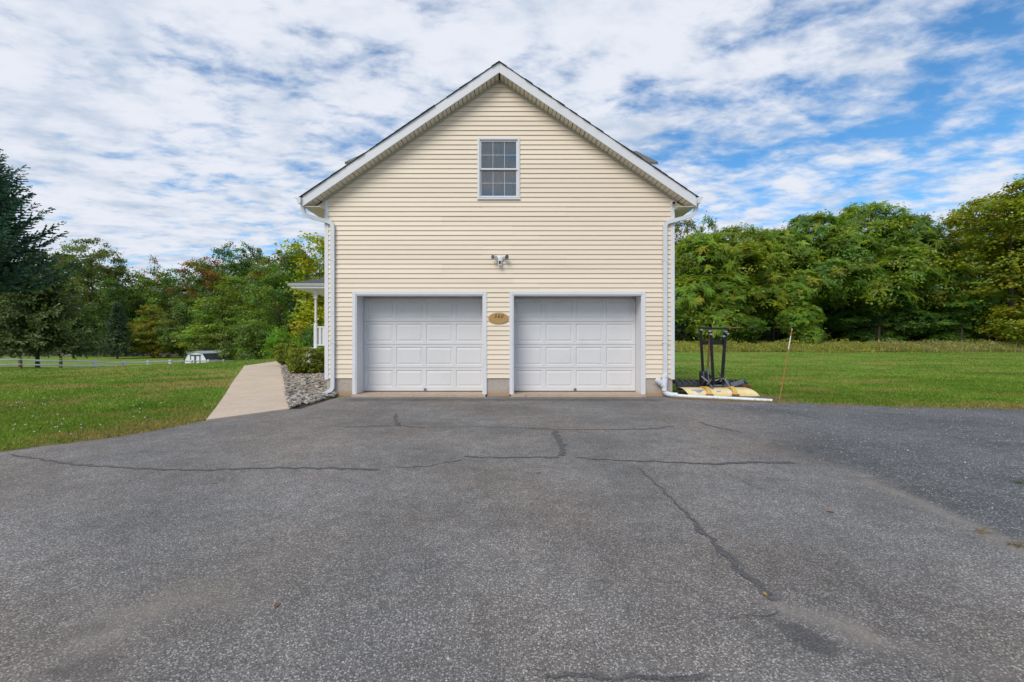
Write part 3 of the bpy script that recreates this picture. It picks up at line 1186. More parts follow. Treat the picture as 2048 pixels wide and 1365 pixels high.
# window: trim, frame, two sashes with muntins, panes, curtains
wx0, wx1, wz0, wz1 = WX0, WX1, WZ0, WZ1


def frame_mb(x0, x1, z0, z1, w, y0, y1, wb=None):
    wb = wb or w
    m = MB()
    m.box(x0, x0 + w, y0, y1, z0, z1)
    m.box(x1 - w, x1, y0, y1, z0, z1)
    m.box(x0 + w + .0002, x1 - w - .0002, y0, y1, z1 - w, z1)
    m.box(x0 + w + .0002, x1 - w - .0002, y0, y1, z0, z0 + wb)
    return m


win = frame_mb(wx0, wx1, wz0, wz1, .05, YW - .032, YW + .06, .055).build('window', M['white'], house, bevel=.004)
frame_mb(wx0 + .022, wx1 - .022, wz0 + .03, wz1 - .02, .03, YW - .043, YW - .033).build('trim_lip', M['white'], win, bevel=.003)
m = MB()
m.box(wx0 - .01, wx1 + .01, YW - .05, YW - .033, wz0 - .012, wz0 + .018)
m.build('sill', M['white'], win, bevel=.004)
ix0, ix1, iz0, iz1 = wx0 + .051, wx1 - .051, wz0 + .056, wz1 - .051
zm = iz0 + (iz1 - iz0) * .49
sash_up = frame_mb(ix0, ix1, zm - .015, iz1, .035, YW - .012, YW + .015)
sash_up.build('sash', M['white'], win, bevel=.003)
frame_mb(ix0, ix1, iz0, zm + .02, .035, YW + .018, YW + .045).build('sash', M['white'], win, bevel=.003)
for za, zb_, yy in ((zm + .02, iz1 - .035, YW + .0), (iz0 + .035, zm - .015, YW + .03)):
    xa, xb = ix0 + .035, ix1 - .035
    for i in (1, 2):
        xc = xa + (xb - xa) * i / 3
        m = MB()
        m.box(xc - .005, xc + .005, yy - .003, yy + .004, za, zb_)
        m.build('muntin', M['muntin'], win)
    zc = (za + zb_) / 2
    m = MB()
    m.box(xa, xb, yy - .0025, yy + .0035, zc - .005, zc + .005)
    m.build('muntin', M['muntin'], win)
    m = MB()
    m.add([(xa, yy + .007, za), (xb, yy + .007, za), (xb, yy + .007, zb_), (xa, yy + .007, zb_)], [(0, 1, 2, 3)])
    m.build('pane', M['glass'], win)


def curtain(x0, x1, z0, z1, y, amp, waves):
    n = 60
    vs, fs = [], []
    for i in range(n + 1):
        xx = x0 + (x1 - x0) * i / n
        for zz_ in (z0, z1):
            vs.append((xx + .004 * math.sin(i), y + amp * math.sin(2 * math.pi * waves * i / n + (1 if zz_ == z0 else 0)), zz_))
        if i:
            fs.append((2 * i - 2, 2 * i, 2 * i + 1, 2 * i - 1))
    m = MB()
    m.add(vs, fs)
    return m.build('curtain', M['curtain'], win, smooth=True)


curtain(ix0 - .02, ix0 + .14, iz0, iz1, YW + .068, .008, 4)
curtain(ix1 - .13, ix1 + .02, iz0, iz1, YW + .068, .008, 4)
curtain(ix0 + .10, ix1 - .09, iz0 + .02, iz1, YW + .085, .009, 7)
m = MB()
m.box(wx0 - .3, wx1 + .3, YW + .9, YW + .92, wz0 - .4, wz1 + .2)
m.box(wx0 - .3, wx1 + .3, YW + .21, YW + .92, wz0 - .42, wz0 - .401)
m.build('room_wall', M['room'], win)

# roof: two slabs, shingle edges, fascia, soffit panels, frieze, eaves, gutters
HS = 4.31                    # half span at the eave
for sgn in (-1, 1):
    def rp(d, dz):
        return (X0 + sgn * d, ZAP - SL * d + dz)
    m = MB()
    m.prism_y([rp(0, .0), rp(HS + .02, .0), rp(HS + .02, .022), rp(0, .022)], YF + .027, YB + .3)
    m.build('roof_deck', M['shingle'], house)
    nsh = 31
    for i in range(nsh):
        d0, d1 = i * (HS + .05) / nsh, (i + 1) * (HS + .05) / nsh + .03
        m = MB()
        yj = random.uniform(-.018, .012)
        m.prism_y([rp(d0, .0225), rp(d1, .0225 + .004), rp(d1, .033 + random.uniform(-.002, .004)), rp(d0, .0275)], YF - .03 + yj, YF + .9 + random.uniform(0, .1))
        m.build('shingle', M['shingle'], house)
    # the rest of the slope in shingle courses
    m = MB()
    for i in range(nsh):
        d0, d1 = i * (HS + .05) / nsh, (i + 1) * (HS + .05) / nsh + .03
        m.prism_y([rp(d0, .0225), rp(d1, .0265), rp(d1, .034), rp(d0, .027)], YF + 1.0, YB + .3)
    o = m.build('shingle_courses', M['shingle'], house)
    tag(o, kind='stuff')
    m = MB()
    e = .0015 if sgn > 0 else 0
    m.prism_y([(X0 + sgn * e, ZAP + .021), (X0 + sgn * HS, ZAP - SL * HS + .021), (X0 + sgn * HS, ZAP - SL * HS - .205), (X0 + sgn * e, ZAP - .205)], YF, YF + .025)
    m.build('rake_fascia', M['white'], house, bevel=.003)
    # soffit panels with v-grooves
    npan = 16
    for i in range(npan):
        m = MB()
        for q in range(3):
            d0 = .01 + (HS - .02) * (i * 3 + q) / (npan * 3) + (.011 if q == 0 else .007)
            d1 = .01 + (HS - .02) * (i * 3 + q + 1) / (npan * 3) - .005
            m.prism_y([(X0 + sgn * d0, ZS - SL * d0 - .004), (X0 + sgn * d1, ZS - SL * d1 - .004), (X0 + sgn * d1, ZS - SL * d1 + .010), (X0 + sgn * d0, ZS - SL * d0 + .010)], YF + .0255, YW - .01)
        m.build('soffit_panel', M['soffit'], house)
    m = MB()
    m.prism_y([(X0, ZS + .012), (X0 + sgn * HS, ZS - SL * HS + .012), (X0 + sgn * HS, ZS - SL * HS + .02), (X0, ZS + .02)], YF + .0256, YW + .01)
    m.build('soffit_backing', M['mulch'], house)
    m = MB()
    m.prism_y([(X0 + sgn * .001, ZS - .006), (X0 + sgn * 4.0, ZS - SL * 4.0 - .006), (X0 + sgn * 4.0, ZS - SL * 4.0 - .052), (X0 + sgn * .001, ZS - .052)], YW - .036, YW - .018)
    m.build('frieze_trim', M['frieze'], house)
    # boxed eave
    ze = ZAP - SL * HS - .205
    m = MB()
    xa, xb = X0 + sgn * 3.93, X0 + sgn * (HS - .002)
    m.box(min(xa, xb), max(xa, xb), YF + .026, YB, ze - .004, ze + .008)
    m.build('eave_soffit', M['soffit'], house)
    m = MB()
    m.prism_y([(X0 + sgn * 3.955, ze + .009), (xb, ze + .009), (X0 + sgn * 3.955, ZS - SL * 3.955 - .055)], YW - .015, YW + .01)
    m.build('eave_return', M['siding'], house)
    xa, xb = X0 + sgn * (HS + .001), X0 + sgn * (HS + .02)
    m = MB()
    m.box(min(xa, xb), max(xa, xb), YF + .001, YB, ze, ze + .19)
    m.build('eave_fascia', M['white'], house)
    gpf = [(.021, .175), (.026, .05), (.075, .045), (.10, .075), (.105, .115), (.145, .16), (.15, .185), (.143, .186), (.139, .166), (.098, .12), (.092, .08), (.07, .052), (.033, .056), (.03, .175)]
    m = MB()
    m.prism_y([(X0 + sgn * (HS + u), ze + v) for u, v in gpf], YF - .05, YB + .2)
    gut = m.build('gutter', M['gutter'], house)
    m = MB()
    m.prism_y([(X0 + sgn * (HS + u), ze + v) for u, v in gpf[:7]], YF - .056, YF - .051)
    m.build('end_cap', M['gutter'], gut)

RECT = [(-.042, -.03), (.042, -.03), (.042, .03), (-.042, .03)]


def smooth_path(P, it=2):
    P = [Vector(q) for q in P]
    for _ in range(it):
        Q_ = [P[0]]
        for i in range(len(P) - 1):
            Q_.append(P[i].lerp(P[i + 1], .25))
            Q_.append(P[i].lerp(P[i + 1], .75))
        Q_.append(P[-1])
        P = Q_
    return P


ze = ZAP - SL * HS - .205
for sgn in (-1, 1):
    xg = X0 + sgn * (HS + .055)
    xd = -4.03 if sgn < 0 else 3.44
    yw = YW - .06
    path = [(xg, YF + .12, ze + .05), (xg, YF + .12, ze - .06), (xg - sgn * .05, YF + .13, ze - .17), (xd + sgn * .16, yw, ze - .26), (xd, yw, ze - .31), (xd, yw, ze - .5), (xd, yw, 2.6)]
    low = [(xd, yw, 2.6), (xd, yw, .30), (xd, yw, .17), (xd - .13, yw - .02, .09), (xd - .2, yw - .03, .06)] if sgn < 0 else [(xd, yw, 2.6), (xd, yw, .44)]
    m = MB()
    m.tube(smooth_path(path), 0, prof=RECT, up=(0, 1, 0))
    ds = m.build('downspout', M['gutter'], house)
    m = MB()
    m.tube(smooth_path(low) if sgn < 0 else low, 0, prof=[(a_ * .97, b_ * .97) for a_, b_ in RECT], up=(0, 1, 0))
    m.build('lower_run', M['gutter'], ds)
    for zc in (3.05, 1.2):
        m = MB()
        m.box(xd - .055, xd + .055, yw - .034, yw + .045, zc, zc + .03)
        m.build('strap', M['gutter'], ds)

# dormers on both slopes
for sgn in (-1, 1):
    xt = X0 + sgn * 4.14
    ye, yr, yb = 11.5, 13.55, 15.6
    zE, zR = 5.97, 7.16
    xi_e = X0 + sgn * ((ZAP + .02 - zE) / SL - .2)
    xi_r = X0 + sgn * max(0.0, (ZAP + .02 - zR) / SL - .2)
    for (ya, za, yb_, zb_, nm) in ((ye, zE, yr, zR, 'near'), (yb, zE, yr, zR, 'far')):
        nrow = 13
        dslab = MB()
        dslab.hull8([(xi_e, ya, za), (xt, ya, za), (xt, yb_, zb_), (xi_r, yb_, zb_)], [(xi_e, ya, za - .05), (xt, ya, za - .05), (xt, yb_, zb_ - .05), (xi_r, yb_, zb_ - .05)])
        dro = dslab.build('dormer_roof', M['shingle_green'], house)
        for r_ in range(nrow):
            t0, t1 = r_ / nrow, (r_ + 1) / nrow
            def P_(t_, h_, x_end):
                return (x_end, ya + (yb_ - ya) * t_, za + (zb_ - za) * t_ + h_)
            xa0, xa1 = xi_e + (xi_r - xi_e) * t0, xi_e + (xi_r - xi_e) * t1
            xo = xt + sgn * (.012 + random.uniform(-.006, .006))
            m = MB()
            m.hull8([P_(t0, .004, xa0), P_(t0, .004, xo), P_(t0, .018, xo), P_(t0, .018, xa0)], [P_(t1, .004, xa1), P_(t1, .004, xo), P_(t1, .008, xo), P_(t1, .008, xa1)])
            m.build('shingle_course', M['shingle_green'], dro)
    m = MB()
    xw = X0 + sgn * 3.9
    m.prism_x([(ye + .18, 4.3), (yb - .18, 4.3), (yb - .18, zE + .04), (yr, zR - .09), (ye + .18, zE + .04)], min(xw, xw - sgn * .1), max(xw, xw - sgn * .1))
    m.build('dormer_gable', M['white'], house)
    for yy in (ye + .18, yb - .28):
        m = MB()
        xx = xw - sgn * .101
        m.prism_y([(xx, 4.6), (xx, zE), (xi_e, zE), (xi_e, zE - .3)], yy, yy + .1)
        m.build('dormer_cheek', M['white'], house)

# porch on the left side
PF = 0.98
PX0, PX1, PY0, PY1 = -8.45, XL - .03, 17.7, 24.5
m = MB()
m.box(PX0, PX1, PY0, PY1, PF - .06, PF)
porch = m.build('porch', M['white'], house)
m = MB()
m.box(PX0 + .05, PX1, PY0 + .05, PY0 + .08, -.1, PF - .061)
m.box(PX0 + .05, PX0 + .08, PY0 + .081, PY1, -.1, PF - .061)
m.build('porch_skirt', M['white'], porch)
ex0, ey0, ez = -8.95, 17.45, 3.5
rv = [(ex0, ey0, ez + .08), (XL - .02, ey0, ez + .08), (ex0, PY1 + .3, ez + .08), (-6.4, 20.1, ez + .95), (XL - .02, 20.1, ez + .95), (-6.4, PY1 + .3, ez + .95), (XL - .02, PY1 + .3, ez + .95)]
m = MB()
m.add(rv, [(0, 1, 4, 3), (0, 3, 5, 2), (3, 4, 6, 5)])
m.build('porch_roof', M['shingle'], porch)
m = MB()
m.box(ex0 + .1, XL - .02, ey0 + .1, PY1 + .2, ez - .12, ez - .1)
m.build('porch_ceiling', M['white'], porch)
m = MB()
m.box(ex0 + .06, XL - .021, ey0 + .06, ey0 + .095, ez - .12, ez + .07)
m.box(ex0 + .06, ex0 + .095, ey0 + .096, PY1 + .2, ez - .12, ez + .07)
m.build('porch_fascia', M['white'], porch)
m = MB()
m.prism_x([(ey0 + .059, ez + .06), (ey0 + .055, ez - .03), (ey0, ez - .03), (ey0 - .05, ez + .05), (ey0 - .05, ez + .06)], ex0 - .04, XL - .021)
m.build('porch_gutter', M['gutter'], porch)
for (qx, qy) in ((-8.12, 18.0), (-8.12, 21.0), (-8.12, 24.2)):
    m = MB()
    m.box(qx - .06, qx + .06, qy - .06, qy + .06, PF, 2.0)
    m.box(qx - .06, qx + .06, qy - .06, qy + .06, 3.0, ez - .1)
    m.tube([(qx, qy, 2.0), (qx, qy, 2.1), (qx, qy, 2.5), (qx, qy, 2.9), (qx, qy, 3.0)], [.03, .052, .046, .05, .03], 10)
    m.build('porch_post', M['white'], porch)


def railing(p0, p1):
    m = MB()
    d = Vector(p1) - Vector(p0)
    L = d.length
    d.normalize()
    s = Vector((-d.y, d.x, 0)) * .03
    for za, zb_ in ((1.80, 1.86), (1.06, 1.11)):
        a_, b_ = Vector(p0), Vector(p1)
        m.hull8([(*(a_ - s).xy, za), (*(a_ + s).xy, za), (*(a_ + s).xy, zb_), (*(a_ - s).xy, zb_)], [(*(b_ - s).xy, za), (*(b_ + s).xy, za), (*(b_ + s).xy, zb_), (*(b_ - s).xy, zb_)])
    ro = m.build('railing', M['white'], porch)
    n = int(L / .15)
    for i in range(n):
        c_ = Vector(p0) + d * (.12 + i * .15)
        m = MB()
        m.box(c_.x - .04, c_.x + .04, c_.y - .02, c_.y + .02, 1.111, 1.799)
        m.build('baluster', M['white'], ro) if False else None
        yield m


def add_railing(p0, p1):
    ms = list(railing(p0, p1))
    m = MB()
    for q in ms:
        m.add(q.v, q.f)
    m.build('balusters', M['white'], porch)


for p0, p1 in (((-8.05, 18.0, 0), (PX1 - .02, 18.0, 0)), ((-8.12, 18.07, 0), (-8.12, 20.93, 0)), ((-8.12, 21.07, 0), (-8.12, 24.1, 0))):
    d = (Vector(p1) - Vector(p0))
    L = d.length
    d.normalize()
    m = MB()
    s = Vector((-d.y, d.x, 0)) * .03
    a_, b_ = Vector(p0), Vector(p1)
    for za, zb_ in ((1.80, 1.86), (1.06, 1.11)):
        m.hull8([(*(a_ - s).xy, za), (*(a_ + s).xy, za), (*(a_ + s).xy, zb_), (*(a_ - s).xy, zb_)], [(*(b_ - s).xy, za), (*(b_ + s).xy, za), (*(b_ + s).xy, zb_), (*(b_ - s).xy, zb_)])
    m.build('handrail', M['white'], porch)
    for i in range(int((L - .1) / .155)):
        c_ = a_ + d * (.11 + i * .155)
        m = MB()
        m.box(c_.x - .04, c_.x + .04, c_.y - .02, c_.y + .02, 1.111, 1.799)
        m.build('baluster', M['white'], porch)

# ------------------------------------------------------------------ things fixed to the facade
# number plaque
pz, pxc = 1.763, -.305
pq = thing('number_plaque', (pxc, YW - .02, pz), 'oval gold plaque with the number 560 between the two garage doors', 'sign')


def oval(rx, rz, y0, y1, n=40):
    return MB().prism_y([(pxc + rx * math.cos(2 * math.pi * i / n), pz + rz * math.sin(2 * math.pi * i / n)) for i in range(n)], y0, y1)


oval(.232, .130, YW - .036, YW - .019).build('backplate', M['gold_rim'], pq, bevel=.004)
oval(.216, .115, YW - .040, YW - .0365).build('face', M['gold'], pq, bevel=.0015)


def text_part(txt, size, x_, y_, z_, name, mat, parent, shear=0.25, depth=.002, off=0.0, space=1.15):
    cu = bpy.data.curves.new(name, 'FONT')
    cu.body = txt
    cu.size = size
    cu.align_x = 'CENTER'
    cu.align_y = 'CENTER'
    cu.shear = shear
    cu.extrude = depth
    cu.offset = off
    cu.space_character = space
    ob = bpy.data.objects.new(name, cu)
    COL.objects.link(ob)
    dg = bpy.context.evaluated_depsgraph_get()
    me = bpy.data.meshes.new_from_object(ob.evaluated_get(dg))
    bpy.data.objects.remove(ob)
    me.transform(Matrix.Translation(Vector((x_, y_, z_)) - root_loc(parent)) @ Matrix.Rotation(R(90), 4, 'X'))
    me.materials.clear()
    me.materials.append(mat)
    o = link(name, me, parent)
    return o


text_part('560', .115, pxc, YW - .042, pz + .042, 'numeral', M['numeral'], pq, .3, .0015, .0006, 1.25)
m = MB()
for i in range(9):
    m.box(pxc - .09 + i * .02, pxc - .078 + i * .02, YW - .0412, YW - .0402, pz - .012, pz - .006)
m.build('engraved_line', M['gold_rim'], pq)

# twin flood light with motion sensor
fz, fx = 3.10, -.27
fl = thing('flood_light', (fx, YW - .02, fz), 'white twin flood light with motion sensor above the garage doors', 'light')
m = MB()
m.tube([(fx, YW - .004, fz), (fx, YW - .05, fz), (fx, YW - .065, fz)], [.075, .075, .05], 20)
m.build('base', M['white'], fl, smooth=True)
for s in (-1, 1):
    m = MB()
    c0 = Vector((fx + s * .055, YW - .055, fz + .02))
    m.tube([c0, c0 + Vector((s * .03, -.03, .02))], .014, 8)
    d = Vector((s * .55, -.75, -.18)).normalized()
    c1 = c0 + Vector((s * .03, -.03, .02))
    m.tube([c1 - d * .01, c1 + d * .03, c1 + d * .07, c1 + d * .12], [.02, .04, .047, .055], 14)
    hd = m.build('lamp_head', M['white'], fl, smooth=True)
    m = MB()
    m.tube([c1 + d * .1205, c1 + d * .124], [.05, .047], 14)
    m.build('lens', M['steel'], hd)
m = MB()
m.tube([(fx, YW - .06, fz - .03), (fx, YW - .09, fz - .06)], .018, 8)
m.box(fx - .036, fx + .036, YW - .14, YW - .075, fz - .16, fz - .045)
sn = m.build('sensor', M['white'], fl, bevel=.006)
m = MB()
m.box(fx - .02, fx + .02, YW - .146, YW - .141, fz - .135, fz - .06)
m.build('sensor_lens', M['dark'], sn)

# small round camera tucked under the right eave
cx_, cz_ = (1347 - 1024) / F * (YW - .08), CAM_H + (682.5 - 406) * (YW - .08) / F
sc = thing('eave_camera', (cx_, YW - .04, cz_), 'small black round camera tucked under the right eave by the corner trim', 'camera')
m = MB()
m.tube([(cx_, YW - .02, cz_), (cx_, YW - .1, cz_ - .01)], .042, 14)
m.build('housing', M['white'], sc, smooth=True)
m = MB()
m.tube([(cx_, YW - .1005, cz_ - .01), (cx_, YW - .12, cz_ - .012)], [.036, .03], 14)
m.build('lens', M['dark'], sc)

# white drain pipe on the ground with a wye at the right downspout
dxp = 3.40
dr = thing('drain_pipe', (dxp, YW - .07, 0), 'white plastic drain pipe running along the asphalt edge from the right downspout', 'pipe')
yy = YW - .07
m = MB()
m.tube([(dxp + .03, yy, .50), (dxp + .03, yy, .30)], .062, 16)
m.tube([(dxp + .03, yy, .505), (dxp + .03, yy, .44)], .07, 16)
m.build('adapter', M['pvc'], dr, smooth=True)
m = MB()
m.tube(smooth_path([(dxp + .03, yy, .299), (dxp + .02, yy, .2), (dxp + .03, yy, .10), (dxp + .12, yy - .01, .045), (dxp + .3, yy - .03, .035)]), .058, 14)
m.build('elbow', M['pvc'], dr, smooth=True)
m = MB()
m.tube([(dxp + .02, yy - .005, .22), (dxp - .09, yy - .02, .33)], .055, 14)
wy = m.build('wye', M['pvc'], dr, smooth=True)
m = MB()
m.tube([(dxp - .075, yy - .018, .315), (dxp - .135, yy - .025, .375)], .066, 16)
m.tube([(dxp - .1355, yy - .025, .3755), (dxp - .16, yy - .028, .395)], .05, 16)
m.build('cleanout_cap', M['pvc'], wy, smooth=True)
gpath = [(dxp + .28, yy - .03, .03), (3.9, 9.60, .026), (4.5, 9.42, .022), (5.1, 9.17, .014), (5.42, 9.06, .005)]
m = MB()
m.tube(smooth_path(gpath), .037, 12)
m.build('ground_run', M['pvc'], dr, smooth=True)

# ------------------------------------------------------------------ snow plow on the grass
pl = thing('snow_plow', (4.7, 10.0, 0), 'detached snow plow with faded yellow blade and black lift frame beside the house corner', 'snow plow')


def arc_shell(x0, x1, prof, th, n=10):
    """prof: list of (y,z) outer curve; shell of thickness th"""
    m = MB()
    inner = []
    P = [Vector((0, a_, b_)) for a_, b_ in prof]
    for i, q in enumerate(P):
        d = (P[min(i + 1, len(P) - 1)] - P[max(i - 1, 0)]).normalized()
        nrm = Vector((0, -d.z, d.y))
        inner.append(q - nrm * th if True else q)
    poly = [(q.y, q.z) for q in P] + [(q.y, q.z) for q in reversed(inner)]
    k_ = len(poly)
    vs = [(x0, a_, b_) for a_, b_ in poly] + [(x1, a_, b_) for a_, b_ in poly]
    h_ = len(P)
    fs = []
    for i in range(h_ - 1):
        fs += [(i, i + 1, k_ + i + 1, k_ + i), (k_ - 1 - i, k_ - 2 - i, 2 * k_ - 2 - i, 2 * k_ - 1 - i), (i, i + 1, k_ - 2 - i, k_ - 1 - i), (k_ + i, k_ + i + 1, 2 * k_ - 2 - i, 2 * k_ - 1 - i)]
    fs += [(0, k_ - 1, 2 * k_ - 1, k_), (h_ - 1, h_, k_ + h_, k_ + h_ - 1)]
    m.add(vs, fs)
    return m


yprof = [(9.74 + .40 * math.sin(a_), .015 + .20 * (1 - math.cos(a_)) ** .01 * math.sin(a_ * .5 + .0) * 1.15) for a_ in np.linspace(0.02, 1.5, 12)]
yprof = [(9.74, .012), (9.745, .05), (9.76, .085), (9.79, .118), (9.84, .145), (9.90, .163), (9.97, .174), (10.05, .178), (10.13, .174)]
ends = ((3.98, 4.40), (4.43, 4.98), (5.01, 5.55))
for i, (a_, b_) in enumerate(ends):
    m = MB()
    # skew the outer end a little like the real trip edge
    sh = arc_shell(a_, b_, yprof, .012)
    m.add([(v[0] + (0.10 * (v[1] - 9.74) / .4 * (-1.0 if (i == 2 and v[0] > 5.3) else (-1.4 if (i == 0 and v[0] < 4.0) else 0)) if False else (v[0] - (.28 * (v[2] / .22) ** 2 * .5 if (i == 2 and v[0] > 5.3) else 0) - (.22 * (v[2] / .22) if (i == 0 and v[0] < 4.0) else 0))), v[1], v[2]) for v in sh.v] if False else [((v[0] - .16 * (v[2] / .18) ** 1.6) if (i == 2 and v[0] > 5.3) else ((v[0] - .10 * (v[2] / .18)) if (i == 0 and v[0] < 4.1) else v[0]), v[1], v[2]) for v in sh.v], sh.f)
    m.build('blade', M['yellow'], pl, smooth=True)
for gx_ in (4.415, 4.995):
    m = MB()
    rib = [(q[0] - .035 * (1 - i / 8), q[1] + .05 * math.sin(i / 8 * 2.6 + .3)) for i, q in enumerate(yprof)]
    m.add(*[(s_.v, s_.f) for s_ in [arc_shell(gx_ - .05, gx_ + .05, rib, .03)]][0])
    m.build('blade_rib', M['yellow_deep'], pl, smooth=True)
    m = MB()
    m.box(gx_ - .075, gx_ + .075, 9.685, 9.735, .028, .062)
    m.build('rib_foot', M['rust'], pl)
m = MB()
m.box(3.86, 5.56, 9.742, 9.765, -.02, .011)
m.build('cutting_edge', M['steel'], pl)
# black ribbed back shell
bprof = [(10.16, .10), (10.18, .20), (10.24, .265), (10.33, .30), (10.44, .305), (10.55, .28), (10.62, .22)]
arc_shell(3.84, 5.52, bprof, .012).build('back_shell', M['black_poly'], pl, smooth=True)
for i in range(13):
    xr = 3.88 + i * .135
    rb = [(q[0] - .012, q[1] + .022) for q in bprof]
    arc_shell(xr, xr + .035, rb, .03).build('shell_rib', M['black_poly'], pl)
for j in (1, 3, 4):
    q = bprof[j]
    m = MB()
    m.box(3.85, 5.51, q[0] - .012, q[0] + .012, q[1] + .002, q[1] + .02)
    m.build('shell_rail', M['black_poly'], pl)


def bar(a_, b_, w_, name, mat, h_=None):
    h_ = h_ or w_
    m = MB()
    m.tube([a_, b_], 0, prof=[(-w_, -h_), (w_, -h_), (w_, h_), (-w_, h_)], up=(0, 1, 0))
    return m.build(name, mat, pl, bevel=.004)


def P3(px, py, Y):
    return ((px - 1024) / F * Y, Y, CAM_H - (py - 682.5) * Y / F)


YQ = 10.15
bar(P3(1401, 659, YQ), P3(1406, 748, YQ), .025, 'upright', M['black'])
bar(P3(1421, 662, YQ - .25), P3(1427, 768, YQ - .25), .025, 'upright', M['black'])
bar(P3(1451, 662, YQ + .02), P3(1444, 764, YQ + .02), .029, 'upright', M['black'])
bar(P3(1420, 668, YQ), P3(1415, 745, YQ + .1), .022, 'strut', M['rust'], .012)
bar(P3(1397, 657, YQ - .02), P3(1457, 658, YQ - .02), .025, 'top_bar', M['black'], .014)
bar(P3(1450, 656, YQ + .06), P3(1480, 655.5, YQ + .06), .012, 'top_bar', M['rust'])
m = MB()
a_, b_ = P3(1402, 681, YQ + .04), P3(1450, 690, YQ + .04)
m.box(a_[0], b_[0], YQ + .035, YQ + .05, b_[2], a_[2])
m.box(a_[0], b_[0], YQ + .05, YQ + .13, a_[2] - .012, a_[2])
m.build('cross_plate', M['black'], pl)
for (u, v) in ((1403, 660), (1420, 663), (1422, 669), (1452, 664), (1456, 668), (1448, 673)):
    c_ = P3(u, v, YQ - .31 if 1415 < u < 1425 else YQ - .05)
    m = MB()
    m.tube([(c_[0] - .04, c_[1], c_[2]), (c_[0] + .03, c_[1], c_[2] - .004)], .011, 8)
    m.tube([(c_[0] - .01, c_[1] + .012, c_[2]), (c_[0] - .01, c_[1] - .03, c_[2])], .02, 8)
    m.build('pin', M['chrome'], pl)
# hydraulic unit
m = MB()
a_, b_ = P3(1402, 738, YQ + .05), P3(1420, 768, YQ + .05)
m.box(a_[0] + .02, b_[0] - .05, YQ + .02, YQ + .2, b_[2] + .05, a_[2] - .06)
m.build('hydraulic_unit', M['black'], pl, bevel=.01)
m = MB()
m.tube([(4.44, YQ - .04, .27), (4.46, YQ - .04, .50), (4.46, YQ - .04, .54)], [.06, .06, .04], 12)
m.build('motor', M['black_poly'], pl, smooth=True)
m = MB()
m.tube([(4.56, YQ - .08, .25), (4.545, YQ - .06, .60)], .03, 10)
m.tube([(4.545, YQ - .06, .60), (4.543, YQ - .06, .66)], .016, 8)
m.build('lift_cylinder', M['steel'], pl, smooth=True)
for u0, v0, u1, v1 in ((1401, 744, 1404, 770), (1411, 744, 1414, 772), (1419, 750, 1425, 772), (1440, 758, 1447, 773)):
    bar(P3(u0, v0, YQ - .1), P3(u1, v1, YQ - .14), .012, 'bracket_plate', M['black'], .03)
for pts in ([(1408, 742), (1414, 750), (1412, 762), (1404, 766)], [(1418, 748), (1426, 756), (1421, 766), (1412, 764)], [(1436, 744), (1441, 752), (1446, 757), (1440, 764)]):
    m = MB()
    m.tube(smooth_path([P3(u, v, YQ - .14) for u, v in pts]), .011, 6)
    m.build('hose', M['black_poly'], pl, smooth=True)
# A-frame
bar(P3(1403, 753, YQ - .2), P3(1416, 764, YQ - .26), .014, 'lever', M['steel'])
bar(P3(1424, 758, YQ - .2), P3(1414, 769, YQ - .24), .014, 'lever', M['steel'])
bar(P3(1417, 764, YQ - .05), P3(1427, 783, YQ - .3), .026, 'push_arm', M['steel'], .02)
bar(P3(1448, 757, YQ), P3(1463, 781, YQ - .28), .026, 'push_arm', M['steel'], .02)
bar(P3(1419, 771.5, YQ - .12), P3(1457, 771.5, YQ - .12), .018, 'cross_bar', M['steel'], .014)
bar(P3(1428, 762, YQ - .06), P3(1447, 757, YQ - .06), .013, 'cylinder', M['chrome'])
bar(P3(1426, 762, YQ + .02), P3(1448, 760, YQ + .02), .06, 'carriage', M['black'], .05)
bar(P3(1436, 762, YQ + .1), P3(1446, 776, YQ + .0), .02, 'brace', M['black'])
bar(P3(1462, 771, YQ - .02), P3(1487, 763, YQ + .05), .05, 'side_plate', M['steel'], .012)
m = MB()
for i in range(24):
    pass
c0 = Vector(P3(1486, 771, YQ - .05))
sp_pts = [c0 + Vector((.012 * i * .35, .035 * math.cos(i * 1.05), .035 * math.sin(i * 1.05) - .02)) for i in range(46)]
m.tube(sp_pts, .009, 5)
m.build('spring', M['rust'], pl)
# decals on the blade face
def blade_pt(x_, s):
    i = min(int(s), len(yprof) - 2)
    f_ = s - i
    y_ = yprof[i][0] + (yprof[i + 1][0] - yprof[i][0]) * f_
    z_ = yprof[i][1] + (yprof[i + 1][1] - yprof[i][1]) * f_
    return (x_, y_ - .0035, z_ + .0035)


def decal(outline, mat, lift):
    m = MB()
    for (xa0, xa1, xb0, xb1, s0, s1) in outline:
        A_ = [blade_pt(xa0, s0), blade_pt(xa1, s0), blade_pt(xb1, s1), blade_pt(xb0, s1)]
        A_ = [(q[0], q[1] - lift, q[2] + lift) for q in A_]
        B_ = [(q[0], q[1] + .002, q[2] - .002) for q in A_]
        m.hull8(A_, B_)
    return m.build('decal', mat, pl)


decal([(4.15, 4.25, 4.11, 4.29, 2.0, 2.7), (4.11, 4.29, 4.06, 4.34, 2.705, 3.4)], M['decal_white'], 0)
decal([(4.165, 4.235, 4.14, 4.26, 2.25, 2.7), (4.11, 4.19, 4.12, 4.18, 2.9, 3.1), (4.21, 4.29, 4.22, 4.28, 2.9, 3.1), (4.06, 4.34, 4.06, 4.34, 3.55, 3.85)], M['decal_blue'], .003)
decal([(4.58, 4.72, 4.57, 4.73, 2.6, 3.3)], M['decal_white'], 0)
decal([(4.85, 4.93, 4.84, 4.92, 1.8, 3.2)], M['decal_white'], 0)
decal([(4.60, 4.70, 4.60, 4.70, 2.8, 3.1)], M['decal_blue'], .003)

